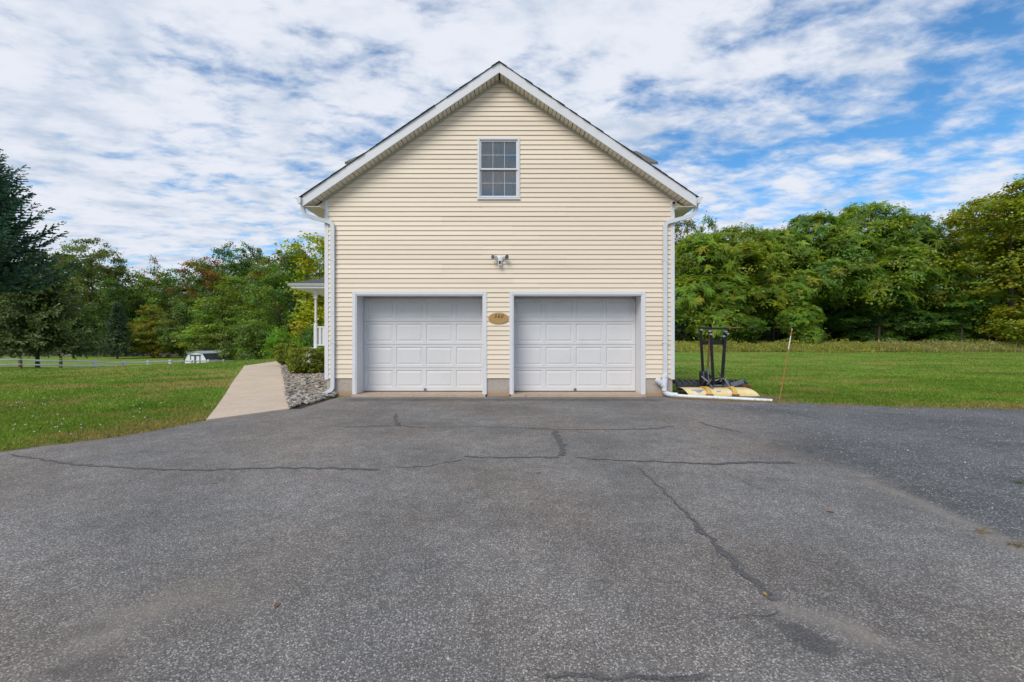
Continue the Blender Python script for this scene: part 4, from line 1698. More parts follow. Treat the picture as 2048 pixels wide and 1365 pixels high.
# driveway marker stake
b0, b1 = Vector((5.575, 9.08, -.03)), Vector(P3(1584, 658, 9.12))
mk = thing('marker_stake', (b0.x, b0.y, 0), 'thin leaning orange marker stake with a white top at the edge of the lawn', 'stake')
m = MB()
m.tube([b0, b0.lerp(b1, .72)], .0085, 8)
m.build('rod', M['orange_wood'], mk)
m = MB()
m.tube([b0.lerp(b1, .7205), b0.lerp(b1, .90)], .0095, 8)
m.build('reflective_band', M['pvc'], mk)
m = MB()
m.tube([b0.lerp(b1, .9005), b0.lerp(b1, .985)], .0095, 8)
m.build('orange_band', M['orange'], mk)
m = MB()
m.tube([b0.lerp(b1, .9855), b1], .010, 8)
m.build('tip', M['pvc'], mk)

# ------------------------------------------------------------------ split rail fence, shed, stone wall on the left
fx_ = -38.4
tops = [-.06, -.30, -.52, -.75, -.84, -.88, -1.02, -1.12, -1.25, -1.33, -1.42]
fposts = []
Yf = [34 + 3.0 * i for i in range(-2, 11)]
tops = [.05, 0.0] + tops
fence = thing('split_rail_fence', (fx_, 34, tz(fx_, 34)), 'weathered white split rail fence crossing the field below the lawn', 'fence')
pm = [(fx_ + random.uniform(-.1, .1), Y_, t_) for Y_, t_ in zip(Yf, tops)]
for i, (px2, Y_, t_) in enumerate(pm):
    g_ = tz(px2, Y_) - .1
    m = MB()
    w_ = .085 if i in (2, 3) else .12
    tp = t_ + random.uniform(-.02, .02)
    m.hull8([(px2 - w_, Y_ - w_, g_), (px2 + w_, Y_ - w_, g_), (px2 + w_, Y_ + w_, g_), (px2 - w_, Y_ + w_, g_)], [(px2 - w_ * .9, Y_ - w_, tp), (px2 + w_, Y_ - w_ * .9, tp + .02), (px2 + w_ * .9, Y_ + w_, tp), (px2 - w_, Y_ + w_, tp + .03)])
    o = m.build('post', M['post_brown'] if i in (2, 3) else M['post_white'], fence)
    if i in (2, 3):
        tag(o, 'weathered brown fence post')
for i in range(len(pm) - 1):
    a_, b_ = pm[i], pm[i + 1]
    for dz in (.14, .52):
        sg = random.uniform(-.04, .0)
        A_ = Vector((a_[0] + .04, a_[1] - .1, a_[2] - dz + random.uniform(-.03, .03)))
        B_ = Vector((b_[0] + .04, b_[1] + .1, b_[2] - dz + random.uniform(-.03, .03)))
        m = MB()
        m.tube([A_, A_.lerp(B_, .5) + Vector((0, 0, sg)), B_], [.055, .085, .055], 6)
        m.build('rail', M['post_white'], fence)

# shed
sx0, sx1, sy0, sy1 = -42.1, -39.4, 56.0, 60.6
sz = tz(-40.7, 56) - .1
ztop = -.07
hz = ztop - sz
shed = thing('garden_shed', ((sx0 + sx1) / 2, sy0, sz), 'small white barn shed with grey trimmed double doors beyond the fence', 'shed')
xc = (sx0 + sx1) / 2
hw = (sx1 - sx0) / 2
eave = -1.08
kn = -.42
gam = [(xc - hw, sz), (xc + hw, sz), (xc + hw, eave), (xc + hw * .74, kn), (xc, ztop - .05), (xc - hw * .74, kn), (xc - hw, eave)]
MB().prism_y(gam, sy0, sy1).build('wall', M['shed_white'], shed)
for s in (-1, 1):
    m = MB()
    m.prism_y([(xc + s * (hw + .1), eave - .1), (xc + s * hw * .74, kn + .001), (xc + s * hw * .74, kn + .06), (xc + s * (hw + .14), eave - .06)], sy0 - .12, sy1 + .12)
    m.build('lower_roof', M['shed_roof_dark'], shed)
    m = MB()
    m.prism_y([(xc + s * (hw * .74 + .03), kn + .002), (xc, ztop - .049), (xc, ztop + .02), (xc + s * (hw * .74 + .05), kn + .07)], sy0 - .14, sy1 + .14)
    m.build('upper_roof', M['shed_roof_pale'], shed)
dz0, dz1 = sz + .15, -.58
for s in (-1, 1):
    xa, xb = (xc - .66, xc - .01) if s < 0 else (xc + .01, xc + .66)
    m = MB()
    m.box(xa, xb, sy0 - .04, sy0 - .002, dz0, dz1)
    d_ = m.build('door', M['shed_white'], shed)
    fm_ = frame_mb(xa, xb, dz0, dz1, .12, sy0 - .06, sy0 - .041)
    for (cx2, cz2, a2, b2) in ((xa + .085, dz1 - .085, 1, -1), (xb - .085, dz1 - .085, -1, -1), (xa + .085, dz0 + .085, 1, 1), (xb - .085, dz0 + .085, -1, 1)):
        fm_.prism_y([(cx2, cz2), (cx2 + a2 * .12, cz2), (cx2, cz2 + b2 * .12)], sy0 - .0598, sy0 - .0412)
    fm_.build('door_trim', M['shed_trim'], d_)
m = MB()
m.box(xc - .75, xc + .75, sy0 - .05, sy0 - .002, dz1 + .01, dz1 + .08)
m.build('header_trim', M['shed_trim'], shed)

# dry stone wall at the wood's edge
rs = np.random.default_rng(4)
wl_o = thing('stone_wall', (-95, 108, tz(-95, 108)), 'long low dry fieldstone wall along the edge of the left woods', 'wall')
m = MB()
xw = -150.0
while xw < -55:
    for row in range(3):
        w_ = rs.uniform(.35, .9)
        h_ = rs.uniform(.22, .42)
        yb_ = 108 + rs.uniform(-.3, .3) + row * .12
        z_ = tz(xw, 108) + row * .27 + h_ * .4 + rs.uniform(-.08, .1)
        if row == 2 and rs.random() < .35:
            continue
        m.ball((xw + rs.uniform(-.3, .3), yb_, z_), w_ * .6, .3, h_ * .75, 6, 4)
    xw += .62
tag(m.build('stone', M['fieldstone'], wl_o), kind='stuff')

# ------------------------------------------------------------------ vegetation
def rand_dirs(n, r):
    v = r.normal(size=(n, 3))
    return v / np.linalg.norm(v, axis=1, keepdims=True)


def leaf_quads(C, N, s, asp, r):
    n = len(C)
    N = N / (np.linalg.norm(N, axis=1, keepdims=True) + 1e-9)
    T = np.cross(N, rand_dirs(n, r))
    T /= np.linalg.norm(T, axis=1, keepdims=True) + 1e-9
    B = np.cross(N, T)
    s = s[:, None]
    fold = N * s * .12
    V = np.stack([C - T * s * .5, C + B * s * asp * .5 + fold, C + T * s * .5, C - B * s * asp * .5 + fold], 1)
    return V.reshape(-1, 3)


def crown(seed, blobs, nclump, nleaf, lsize, crad, accent=None, acc_frac=0.0, acc_top=False, zmin=0.3, asp=.7, inner=.5):
    r = np.random.default_rng(seed)
    B = np.array(blobs, float)
    area = (B[:, 3] * B[:, 4] + B[:, 3] * B[:, 5] + B[:, 4] * B[:, 5])
    bi = r.choice(len(B), nclump * 3, p=area / area.sum())
    d = rand_dirs(len(bi), r)
    rad = inner + (1 - inner) * r.random(len(bi)) ** .6
    C = B[bi, :3] + d * rad[:, None] * B[bi, 3:]
    keep = C[:, 2] > zmin
    for b in B:
        q = (C - b[:3]) / b[3:]
        keep &= (np.linalg.norm(q, axis=1) > inner * .9)
    C, d = C[keep][:nclump], d[keep][:nclump]
    n = len(C)
    tint = r.uniform(.5, 1.45, (n, 1)) * np.ones((n, 3))
    tint[:, 0] *= r.uniform(.8, 1.3, n)
    tint[:, 2] *= r.uniform(.7, 1.2, n)
    if accent is not None:
        zt = (C[:, 2] - C[:, 2].min()) / (np.ptp(C[:, 2]) + 1e-6)
        pr = acc_frac * (np.clip((zt - .35) * 2.2, 0, 1.6) if acc_top else 1)
        am = r.random(n) < pr
        tint[am] *= np.array(accent)
    off = r.normal(size=(n, nleaf, 3)) * np.array([1, 1, .55]) * crad * r.uniform(.6, 1.25, (n, 1, 1))
    P = (C[:, None, :] + off).reshape(-1, 3)
    N = (d[:, None, :] * .55 + np.array([0, 0, .75]) + r.normal(size=(n, nleaf, 3)) * .5).reshape(-1, 3)
    s = lsize * r.uniform(.6, 1.3, len(P))
    V = leaf_quads(P, N, s, asp, r)
    col = np.repeat(tint, nleaf, 0) * r.uniform(.75, 1.25, (len(P), 1))
    col = np.repeat(col, 4, 0)
    return V, col, C


def trunk_mesh(name, H, r0, limbs, mat, lean=(0, 0), top=.75):
    m = MB()
    pts = [Vector((lean[0] * t_ * H + .012 * H * math.sin(3 * t_ + H), lean[1] * t_ * H, t_ * H * top - (.3 if t_ == 0 else 0))) for t_ in (0, .03, .15, .35, .6, .8, 1)]
    m.tube(pts, [r0 * 1.45, r0 * 1.1, r0 * .95, r0 * .8, r0 * .55, r0 * .35, r0 * .12], 9)
    for q in limbs:
        q = Vector(q)
        zb = max(.12 * H, min(q.z * .62, H * top * .9))
        f_ = zb / (H * top)
        base = Vector((lean[0] * f_ * H, lean[1] * f_ * H, zb))
        midp = base.lerp(q, .5) + Vector((0, 0, .03 * H))
        rr = r0 * .42 * (1 - .5 * f_)
        m.tube([base, midp, q], [rr, rr * .6, rr * .15], 5)
    me_o = m.build(name, mat)
    me = me_o.data
    bpy.data.objects.remove(me_o)
    return me


def blobs_for(kind, seed):
    r = np.random.default_rng(seed + 100)
    L = []
    if kind == 'oak':            # tall woodland tree, crown from 1/4 up
        for i in range(13):
            a_ = r.uniform(0, 6.28)
            h_ = r.uniform(.34, .88)
            rr = (.30 if h_ < .7 else .18) * r.uniform(.3, 1)
            s_ = r.uniform(.13, .2)
            L.append((math.cos(a_) * rr, math.sin(a_) * rr, h_, s_, s_, s_ * .75))
        L.append((0, 0, .88, .15, .15, .12))
    elif kind == 'edge':         # clothed to the ground
        for i in range(17):
            a_ = r.uniform(0, 6.28)
            h_ = r.uniform(.1, .85)
            rr = .30 * (1 - .55 * h_) * r.uniform(.5, 1.1)
            s_ = r.uniform(.13, .2) * (1.1 - .35 * h_)
            L.append((math.cos(a_) * rr, math.sin(a_) * rr, h_, s_, s_, s_ * .8))
        L.append((0, 0, .87, .12, .12, .12))
    elif kind == 'dome':         # one big solid crown down to the ground
        L.append((0, 0, .5, .34, .34, .40))
        for i in range(30):
            a_ = r.uniform(0, 6.28)
            h_ = r.uniform(.12, .86)
            rr = .34 * math.sqrt(max(0, 1 - ((h_ - .45) / .5) ** 2))
            s_ = r.uniform(.07, .12)
            L.append((math.cos(a_) * rr, math.sin(a_) * rr, h_, s_, s_, s_ * .9))
    elif kind == 'tall':         # narrow
        for i in range(13):
            a_ = r.uniform(0, 6.28)
            h_ = .18 + .7 * i / 12
            rr = .12 * (1.1 - .6 * h_) * r.uniform(.5, 1.2)
            s_ = r.uniform(.09, .14)
            L.append((math.cos(a_) * rr, math.sin(a_) * rr, h_, s_, s_, s_ * 1.1))
        L.append((0, 0, .9, .07, .07, .1))
    elif kind == 'bush':
        for i in range(9):
            a_ = r.uniform(0, 6.28)
            h_ = r.uniform(.15, .7)
            rr = .45 * r.uniform(.2, 1)
            s_ = r.uniform(.22, .32)
            L.append((math.cos(a_) * rr, math.sin(a_) * rr, h_, s_, s_, s_ * .8))
    return L


VAR = {}


def variant(key, kind, seed, H=20.0, nclump=190, nleaf=66, ls=.46, cr=.72, trunk=True, mat='bark', **kw):
    B = [tuple(v * H for v in b) for b in blobs_for(kind, seed)]
    V, c, C = crown(seed, B, nclump, nleaf, ls, cr, **kw)
    zmax = np.percentile(V[:, 2], 99.8)
    s = H / zmax
    V = V * np.array([1, 1, s])
    cm = np_mesh('crown', V, 4, M['leaf'], c)
    r = np.random.default_rng(seed)
    lim = [tuple(C[i] * np.array([.85, .85, s * .95])) for i in r.choice(len(C), min(14, len(C)), replace=False)] if trunk else []
    tm = trunk_mesh('trunk', H, H * .0135, lim, M[mat])
    VAR[key] = (cm, tm, H)


variant('oak_a', 'oak', 1, nclump=260, ls=.38, cr=.55, inner=.72)
variant('oak_b', 'oak', 2, nclump=260, ls=.38, cr=.55, inner=.72)
variant('oak_c', 'oak', 3, nclump=180, ls=.38, cr=.5, inner=.7)
SOLID = dict(nclump=330, nleaf=52, ls=.40, cr=.55, inner=.78)
variant('edge_a', 'edge', 4, **SOLID)
variant('edge_b', 'edge', 5, **SOLID)
variant('red_top', 'edge', 6, **SOLID, accent=(2.1, .82, .9), acc_frac=.5, acc_top=True)
variant('orange_top', 'edge', 9, **SOLID, accent=(1.9, 1.05, .7), acc_frac=.25, acc_top=True)
variant('sparse', 'oak', 8, nclump=80, nleaf=34, accent=(1.7, .85, .8), acc_frac=.5)
variant('tall', 'tall', 10, nclump=120)


def tree(name, label, key, px, Y, top, w=None, color=(.05, .09, .02), rot=None, group=None, cat='tree', X=None):
    """top: photo row of the crown's top; w: crown width in photo pixels"""
    cm, tm, H0 = VAR[key]
    if X is None:
        X = (px - 1024) / F * Y
    z = tz(X, Y)
    H = CAM_H + (682.5 - top) * Y / F - z
    s = H / H0
    wx = (w * Y / F) / (cm_width[key]) if w else s
    o = thing(name, (X, Y, z), label, cat, group)
    o.rotation_euler = (0, 0, rot if rot is not None else random.uniform(0, 6.28))
    o.scale = (wx, wx, s)
    t_ = link('trunk', tm, o)
    c_ = link('crown', cm, o)
    c_.color = (color[0] * 2.75, color[1] * 2.75, color[2] * 1.8, 1)
    return o


def _w(me):
    a = np.zeros(len(me.vertices) * 3, np.float32)
    me.vertices.foreach_get('co', a)
    a = a.reshape(-1, 3)
    return float(np.percentile(a[:, 0], 99) - np.percentile(a[:, 0], 1))


cm_width = {k_: _w(v_[0]) for k_, v_ in VAR.items()}

GREEN = (.055, .092, .020)
DEEP = (.036, .066, .018)
LITE = (.078, .115, .022)
OLIVE = (.078, .088, .022)
WG = 'trees along the edge of the left woods'
tree('ash_tree', 'tall grey-green tree rising just right of the spruces', 'oak_a', 185, 108, 478, 150, (.066, .083, .03), 1.0, WG)
tree('oak_tree', 'round green tree half hidden behind the dark spruce', 'edge_a', 90, 112, 520, 130, DEEP, 2.0, WG)
tree('oak_tree', 'brown sparse treetop standing above the woods behind the stone wall', 'sparse', 305, 128, 512, 70, (.075, .062, .03), .4, WG)
tree('oak_tree', 'broad green tree between the grey-green tree and the brown treetop', 'edge_b', 255, 110, 545, 110, GREEN, 4.0, WG)
tree('oak_tree', 'green tree directly below the brown treetop', 'edge_a', 335, 110, 538, 110, (.058, .098, .018), 5.2, WG)
tree('maple_tree', 'maple tree with a reddish crown turning autumn coloured', 'red_top', 412, 102, 518, 125, (.055, .075, .022), .0, WG)
tree('oak_tree', 'tall dark green tree rising behind the reddish maple', 'oak_b', 460, 122, 490, 110, (.048, .088, .022), 1.3, WG)
tree('oak_tree', 'open green treetop right of the tall dark green tree', 'oak_c', 505, 124, 488, 75, (.046, .08, .024), 2.2, WG)
tree('oak_tree', 'broad olive tree touched with orange at its top', 'orange_top', 555, 100, 502, 150, (.066, .085, .02), 3.0, WG)
tree('oak_tree', 'broad yellowish green tree standing right behind the white shed', 'edge_b', 455, 78, 556, 150, LITE, 2.4, WG)
tree('oak_tree', 'dense mid green tree between the shed and the porch', 'edge_a', 560, 74, 530, 150, GREEN, .8, WG)
tree('maple_tree', 'bright yellow-green tree beside the porch roof', 'tall', 640, 44, 472, 112, (.150, .160, .014), 1.5, WG)
tree('maple_tree', 'dark narrow treetop left of the yellow-green tree', 'tall', 598, 72, 488, 60, DEEP, 2.5, WG)
tree('beech_tree', 'low yellowish tree over the stone wall left of the shed', 'edge_b', 305, 98, 612, 80, (.105, .105, .014), 1.1, WG)
tree('beech_tree', 'low green tree on the stone wall next to the shed', 'edge_a', 372, 96, 598, 80, (.056, .09, .02), 4.1, WG)
tree('oak_tree', 'slim dark green tree between the spruces and the yellowish low tree', 'edge_b', 225, 104, 560, 80, DEEP, 5.5, WG)
BG = 'trees deeper in the left woods'
for i, (px, Y, tp) in enumerate([(-60, 125, 520), (20, 135, 530), (120, 140, 515), (170, 130, 508), (230, 138, 538), (290, 142, 558), (350, 138, 556), (400, 135, 526), (450, 140, 520), (520, 138, 512), (580, 130, 515), (640, 120, 530), (700, 110, 540), (140, 118, 575), (280, 120, 590), (340, 122, 590), (60, 120, 580), (0, 118, 570), (-120, 130, 520), (-40, 118, 580), (420, 118, 580), (590, 105, 540), (545, 110, 540), (655, 95, 545)]):
    tree('oak_tree', 'green woodland tree standing behind the first row of the left woods', ['edge_a', 'edge_b', 'oak_a'][i % 3], px, Y, tp, 120, (.03, .052, .016), None, BG)
for i, (px, Y, tp) in enumerate([(700, 70, 560), (760, 80, 550), (830, 85, 560), (900, 90, 565), (980, 90, 560), (1060, 90, 560), (1140, 85, 560), (1220, 80, 560), (1290, 75, 550)]):
    pass



def thicket(name, label, x0, x1, y0, y1, hmax, n, ls, color, seed):
    r = np.random.default_rng(seed)
    nc = n // 40
    cx, cy = r.uniform(x0, x1, nc), r.uniform(y0, y1, nc)
    cz = terrain(cx, cy) + hmax * r.random(nc) ** 1.3
    P = (np.stack([cx, cy, cz], 1)[:, None, :] + r.normal(size=(nc, 40, 3)) * np.array([.9, .6, .5])).reshape(-1, 3)
    P[:, 2] = np.maximum(P[:, 2], terrain(P[:, 0], P[:, 1]) + .05)
    V = leaf_quads(P, r.normal(size=(len(P), 3)) + np.array([0, -.4, .8]), ls * r.uniform(.6, 1.4, len(P)), .7, r)
    c = np.repeat(np.repeat(r.uniform(.5, 1.4, (nc, 1)), 40, 0) * np.ones(3) * r.uniform(.8, 1.2, (len(P), 1)), 4, 0)
    o = link(name, np_mesh(name, V, 4, M['leaf'], c))
    o.color = (*color, 1)
    return tag(o, label, 'undergrowth', kind='stuff')


thicket('undergrowth', 'tangled green undergrowth filling the foot of the right woods', 10, 90, 52, 74, 5.0, 46000, .5, (.06, .10, .025), 91)
thicket('undergrowth', 'shaded undergrowth filling the foot of the left woods behind the stone wall', -190, -20, 112, 135, 6.0, 46000, .8, (.05, .085, .022), 92)

# low shrubs near the porch
variant('shrub', 'bush', 21, H=3.0, nclump=120, nleaf=60, ls=.13, cr=.2, zmin=.05)
cm_width['shrub'] = _w(VAR['shrub'][0])
tree('wild_shrub', 'bright green wild shrub on the brow left of the round yew', 'shrub', 575, 40, 655, 80, (.075, .14, .018), 0, 'wild shrubs below the woods', 'shrub')
tree('wild_shrub', 'dark green wild shrub at the foot of the porch post', 'shrub', 625, 38, 650, 60, (.05, .095, .02), 1.2, 'wild shrubs below the woods', 'shrub')
tree('wild_shrub', 'olive wild shrub right beside the white shed', 'shrub', 500, 60, 640, 110, (.055, .085, .02), 2.2, 'wild shrubs below the woods', 'shrub')
tree('wild_shrub', 'low reddish green shrub behind the shed roof', 'shrub', 430, 70, 660, 90, (.06, .08, .022), 3.1, 'wild shrubs below the woods', 'shrub')


# clipped yews and barberry by the walk
def yew(label, X, Y, w, h, color, seed, name='yew_bush'):
    r = np.random.default_rng(seed)
    z = tz(X, Y) + .02
    B = [(0, 0, h * .52, w * .46, w * .42, h * .46)]
    for i in range(9):
        a_ = r.uniform(0, 6.28)
        B.append((math.cos(a_) * w * .26, math.sin(a_) * w * .24, h * r.uniform(.28, .7), w * .22, w * .21, h * .25))
    V, c, C = crown(seed, B, 520, 40, .05, .042, zmin=.02, asp=.42, inner=.86)
    hx_ = r.uniform(0, 1, len(V) // 4)
    tip = np.repeat((hx_ > .8), 4)
    c[tip] *= np.array([2.3, 2.0, .9])
    o = thing(name, (X, Y, z), label, 'shrub')
    fo = link('foliage', np_mesh('foliage', V, 4, M['leaf'], c), o)
    fo.color = (*[q * 2.5 for q in color], 1)
    m = MB()
    for i in range(5):
        a_ = i * 1.26
        m.tube([(X + .03 * math.cos(a_), Y + .03 * math.sin(a_), z - .05), (X + w * .25 * math.cos(a_), Y + w * .25 * math.sin(a_), z + h * .6)], [.02, .008], 6)
    m.build('stem', M['bark'], o)
    return o


yew('round clipped yew bush nearest to the driveway on the river stones', -6.28, 13.3, 1.12, .83, (.082, .105, .012), 31)
yew('second clipped yew bush behind the round one at the bend of the walk', -8.2, 16.0, 1.0, .84, (.082, .105, .012), 32)
yew('low clipped yew bush below the porch railing beside the house corner', -7.0, 16.3, 1.0, .70, (.082, .105, .012), 33)
yew('small reddish brown shrub between the round yew and the house corner', -5.75, 14.0, .75, .72, (.085, .05, .028), 34, 'barberry_shrub')


# spruces
def spruce(label, name, X, Y, H, Lmax, color, seed, zlow, rise, droop, tw, up=.35, dens=1.0, gap=.34, slim=.26):
    r = np.random.default_rng(seed)
    z = tz(X, Y)
    o = thing(name, (X, Y, z), label, 'tree')
    m = MB()
    m.tube([(X, Y, z - .2), (X, Y, z + .05 * H), (X, Y, z + .5 * H), (X, Y, z + .97 * H)], [H * .017, H * .0135, H * .008, .02], 9)
    bm_ = MB()
    C, D, S_, T_ = [], [], [], []
    zc = zlow
    while zc < H * .985:
        tt = zc / H
        L = Lmax * (1 - tt) ** .82 * (1.0 if tt > .12 else .9) + .15
        nb = 7 if tt < .8 else 5
        ph = r.uniform(0, 6.28)
        for k_ in range(nb):
            a_ = ph + k_ * 6.283 / nb + r.uniform(-.3, .3)
            Lb = L * r.uniform(.6, 1.15)
            dirh = np.array([math.cos(a_), math.sin(a_), 0])
            side = np.array([-math.sin(a_), math.cos(a_), 0])
            el0 = rise * (.3 + tt * 1.2)
            npt = max(5, int(Lb / .32 * dens))
            tint = r.uniform(.6, 1.3)
            prev = None
            for j in range(npt + 1):
                f_ = j / npt
                pos = np.array([0, 0, zc]) + dirh * Lb * f_ + np.array([0, 0, 1]) * Lb * (el0 * f_ - droop * f_ * (1 - .55 * f_) + up * .5 * max(0, f_ - .55) ** 1.3)
                if j % 3 == 0:
                    if prev is not None:
                        bm_.tube([prev + np.array([X, Y, z]), pos + np.array([X, Y, z])], [.035 * (1 - f_) + .012, .03 * (1 - f_) + .008], 4)
                    prev = pos
                if f_ < .1:
                    continue
                wl_ = tw * (1.15 - .75 * f_) * r.uniform(.7, 1.25) * (0.55 + .45 * min(1, L / 2))
                for s_ in (-1, 1, 0):
                    if s_ == 0 and f_ < .9:
                        dd_ = dirh * .3 + np.array([0, 0, r.uniform(-.9, .7) if droop > .3 else r.uniform(.1, 1)]) + side * r.uniform(-.6, .6)
                    else:
                        dd_ = dirh * r.uniform(.55, 1.0) + side * s_ * r.uniform(.6, 1.0) + np.array([0, 0, r.uniform(-.55, .05) if droop > .3 else r.uniform(-.1, .45)])
                    dd_ = dd_ / np.linalg.norm(dd_)
                    # a twig is a run of needle tufts
                    nt_ = 3
                    for q in range(nt_):
                        C.append(pos + dd_ * wl_ * (q + .5) / nt_)
                        D.append(dd_)
                        S_.append(wl_ / nt_ * 1.5)
                        T_.append(tint * (.75 + .35 * q) * r.uniform(.8, 1.2))
        zc += (gap + .16 * (1 - tt)) * (H / 20) ** .5
    C, D, S_, T_ = np.array(C), np.array(D), np.array(S_), np.array(T_)
    n = len(C)
    Vs = []
    for rep in range(2):
        rv = rand_dirs(n, r)
        Nn = np.cross(D, rv)
        Nn /= np.linalg.norm(Nn, axis=1, keepdims=True) + 1e-9
        w_ = S_[:, None] * slim
        Vs.append(np.stack([C - D * S_[:, None] * .5, C + Nn * w_ + D * S_[:, None] * .15, C + D * S_[:, None] * .55, C - Nn * w_ + D * S_[:, None] * .15], 1).reshape(-1, 3))
    V = np.concatenate(Vs)
    col = np.tile(np.repeat(T_, 4), 2)[:, None] * np.ones(3)
    m.build('trunk', M['bark'], o)
    bm_.build('branches', M['bark'], o)
    f_o = link('crown', np_mesh('crown', V, 4, M['needle'], col), o)
    f_o.color = (*[q * 2.1 for q in color], 1)
    return o


X_, Y_, _ = at(75, 38)
spruce('green spruce with drooping boughs and a bare trunk behind the rail fence', 'spruce_tree', X_, Y_, 10.5, 6.4, (.056, .074, .016), 51, 1.9, .10, .40, .75, .25, 1.1)
X_, Y_, _ = at(-48, 27)
spruce('tall dark blue-green spruce at the left edge of the picture', 'spruce_tree', X_, Y_, 15.0, 5.6, (.030, .062, .040), 52, 4.9, .55, .28, .85, 1.2, 2.0, .34, .22)
X_, Y_, _ = at(235, 92)
spruce('dark hemlock standing in the shade behind the stone wall', 'hemlock_tree', X_, Y_, 12, 4.2, (.03, .05, .018), 53, 1.5, .05, .35, .9, .2, .5)

# compound-leaf trees on the right
def compound_leaf(r, L=.95):
    """rachis along +x drooping, pairs of pointed leaflets -> (n,4,3)"""
    out = []
    npair = 6
    for i in range(npair + 1):
        f_ = (i + .8) / (npair + 1)
        px = L * (f_ - .12 * f_ * f_)
        pz_ = L * (.30 * f_ - .52 * f_ * f_)
        sl = .28 - 1.2 * f_
        sides = (-1, 1) if i < npair else (0,)
        for s_ in sides:
            ln = L * (.30 - .10 * f_)
            d = np.array([.62 if s_ else 1.0, s_ * .8, -.16 + sl * .25])
            d /= np.linalg.norm(d)
            wv = np.cross(d, [0, 0, 1])
            wv = wv / np.linalg.norm(wv) * ln * .24
            b = np.array([px, 0, pz_])
            out.append([b, b + d * ln * .45 + wv, b + d * ln, b + d * ln * .45 - wv])
    return np.array(out)


def rosette(seed):
    r = np.random.default_rng(seed)
    Ls = []
    nl = 12
    for k_ in range(nl):
        lf = compound_leaf(r, r.uniform(.42, .85))
        a_ = k_ * 6.283 / nl + r.uniform(-.25, .25)
        el = r.uniform(-.45, .6)
        ca, sa = math.cos(a_), math.sin(a_)
        ce, se = math.cos(el), math.sin(el)
        Ry = np.array([[ce, 0, -se], [0, 1, 0], [se, 0, ce]])
        Rz = np.array([[ca, -sa, 0], [sa, ca, 0], [0, 0, 1]])
        Ls.append(lf @ Ry.T @ Rz.T)
    return np.concatenate(Ls)


ROS = [rosette(i) for i in range(5)]


def sumac_variant(key, seed, H, blobs, nros):
    r = np.random.default_rng(seed)
    B = np.array([[v * H for v in b] for b in blobs])
    area = B[:, 3] * B[:, 5]
    bi = r.choice(len(B), nros * 4, p=area / area.sum())
    d = rand_dirs(len(bi), r)
    d[:, 2] = np.where(d[:, 2] < -.35, -d[:, 2], d[:, 2])
    rad = .62 + .38 * r.random(len(bi)) ** .5
    C = B[bi, :3] + d * rad[:, None] * B[bi, 3:]
    keep = C[:, 2] > .6
    for b in B:
        keep &= np.linalg.norm((C - b[:3]) / b[3:], axis=1) > .6
    C, d = C[keep][:nros], d[keep][:nros]
    Vs, Cs = [], []
    for i in range(len(C)):
        T = ROS[r.integers(5)]
        up = np.array([0, 0, 1.0]) + .85 * d[i] * np.array([1, 1, .3]) + r.normal(size=3) * .25
        up /= np.linalg.norm(up)
        xa = np.cross(up, rand_dirs(1, r)[0])
        xa /= np.linalg.norm(xa)
        ya = np.cross(up, xa)
        Rm = np.stack([xa, ya, up], 1)
        s = r.uniform(.8, 1.25)
        V = (T.reshape(-1, 3) * s) @ Rm.T + C[i]
        Vs.append(V)
        tint = np.ones(3) * r.uniform(.6, 1.3)
        k_ = r.random()
        if k_ < .22:
            tint = tint * np.array([1.5, 1.2, .8])
        elif k_ < .24:
            tint = np.array([2.3, 1.3, .9]) * r.uniform(.6, 1)
        elif k_ < .55:
            tint = tint * np.array([.9, 1, 1.15])
        nq = len(T)
        jit = r.uniform(.8, 1.2, nq)
        Cs.append(np.repeat(tint[None, :] * jit[:, None], 4, 0))
    V2, c2, _C2 = crown(seed + 5, [tuple(b) for b in B * np.array([1, 1, 1, .97, .97, .97])], 380, 44, .30, .42, zmin=.5, asp=.5, inner=.62)
    Vs.append(V2)
    Cs.append(c2 * np.array([1.0, .98, .95]))
    cm = np_mesh('crown', np.concatenate(Vs), 4, M['leaf'], np.concatenate(Cs))
    lim = [tuple(C[i] * .97) for i in r.choice(len(C), 26, replace=False)]
    tm = trunk_mesh('trunk', H, H * .011, lim, M['bark'])
    VAR[key] = (cm, tm, H)
    cm_width[key] = _w(cm)


sumac_variant('tree_a', 61, 14, [(0, 0, .78, .26, .26, .2), (.2, .1, .6, .2, .2, .16), (-.22, -.05, .62, .2, .2, .16), (.05, -.24, .5, .2, .18, .14), (-.1, -.22, .36, .2, .18, .12), (.2, -.15, .33, .16, .16, .1), (0, .2, .55, .22, .2, .2), (-.2, .05, .42, .2, .2, .14)], 620)
sumac_variant('tree_b', 62, 14, [(0, 0, .8, .22, .22, .18), (.2, -.1, .66, .2, .2, .14), (-.2, -.1, .68, .18, .2, .15), (.1, -.22, .48, .22, .18, .13), (-.18, -.16, .42, .2, .18, .12), (0, .15, .5, .24, .2, .2), (.22, 0, .42, .2, .2, .14)], 600)
sumac_variant('tree_c', 63, 14, [(0, 0, .72, .25, .25, .25), (.15, -.15, .45, .25, .2, .2), (-.18, -.12, .4, .24, .2, .2), (0, -.2, .2, .26, .2, .14)], 580)
SG = 'compound-leaved trees behind the right meadow'
SC = (.090, .132, .020)
SB = (.072, .118, .026)
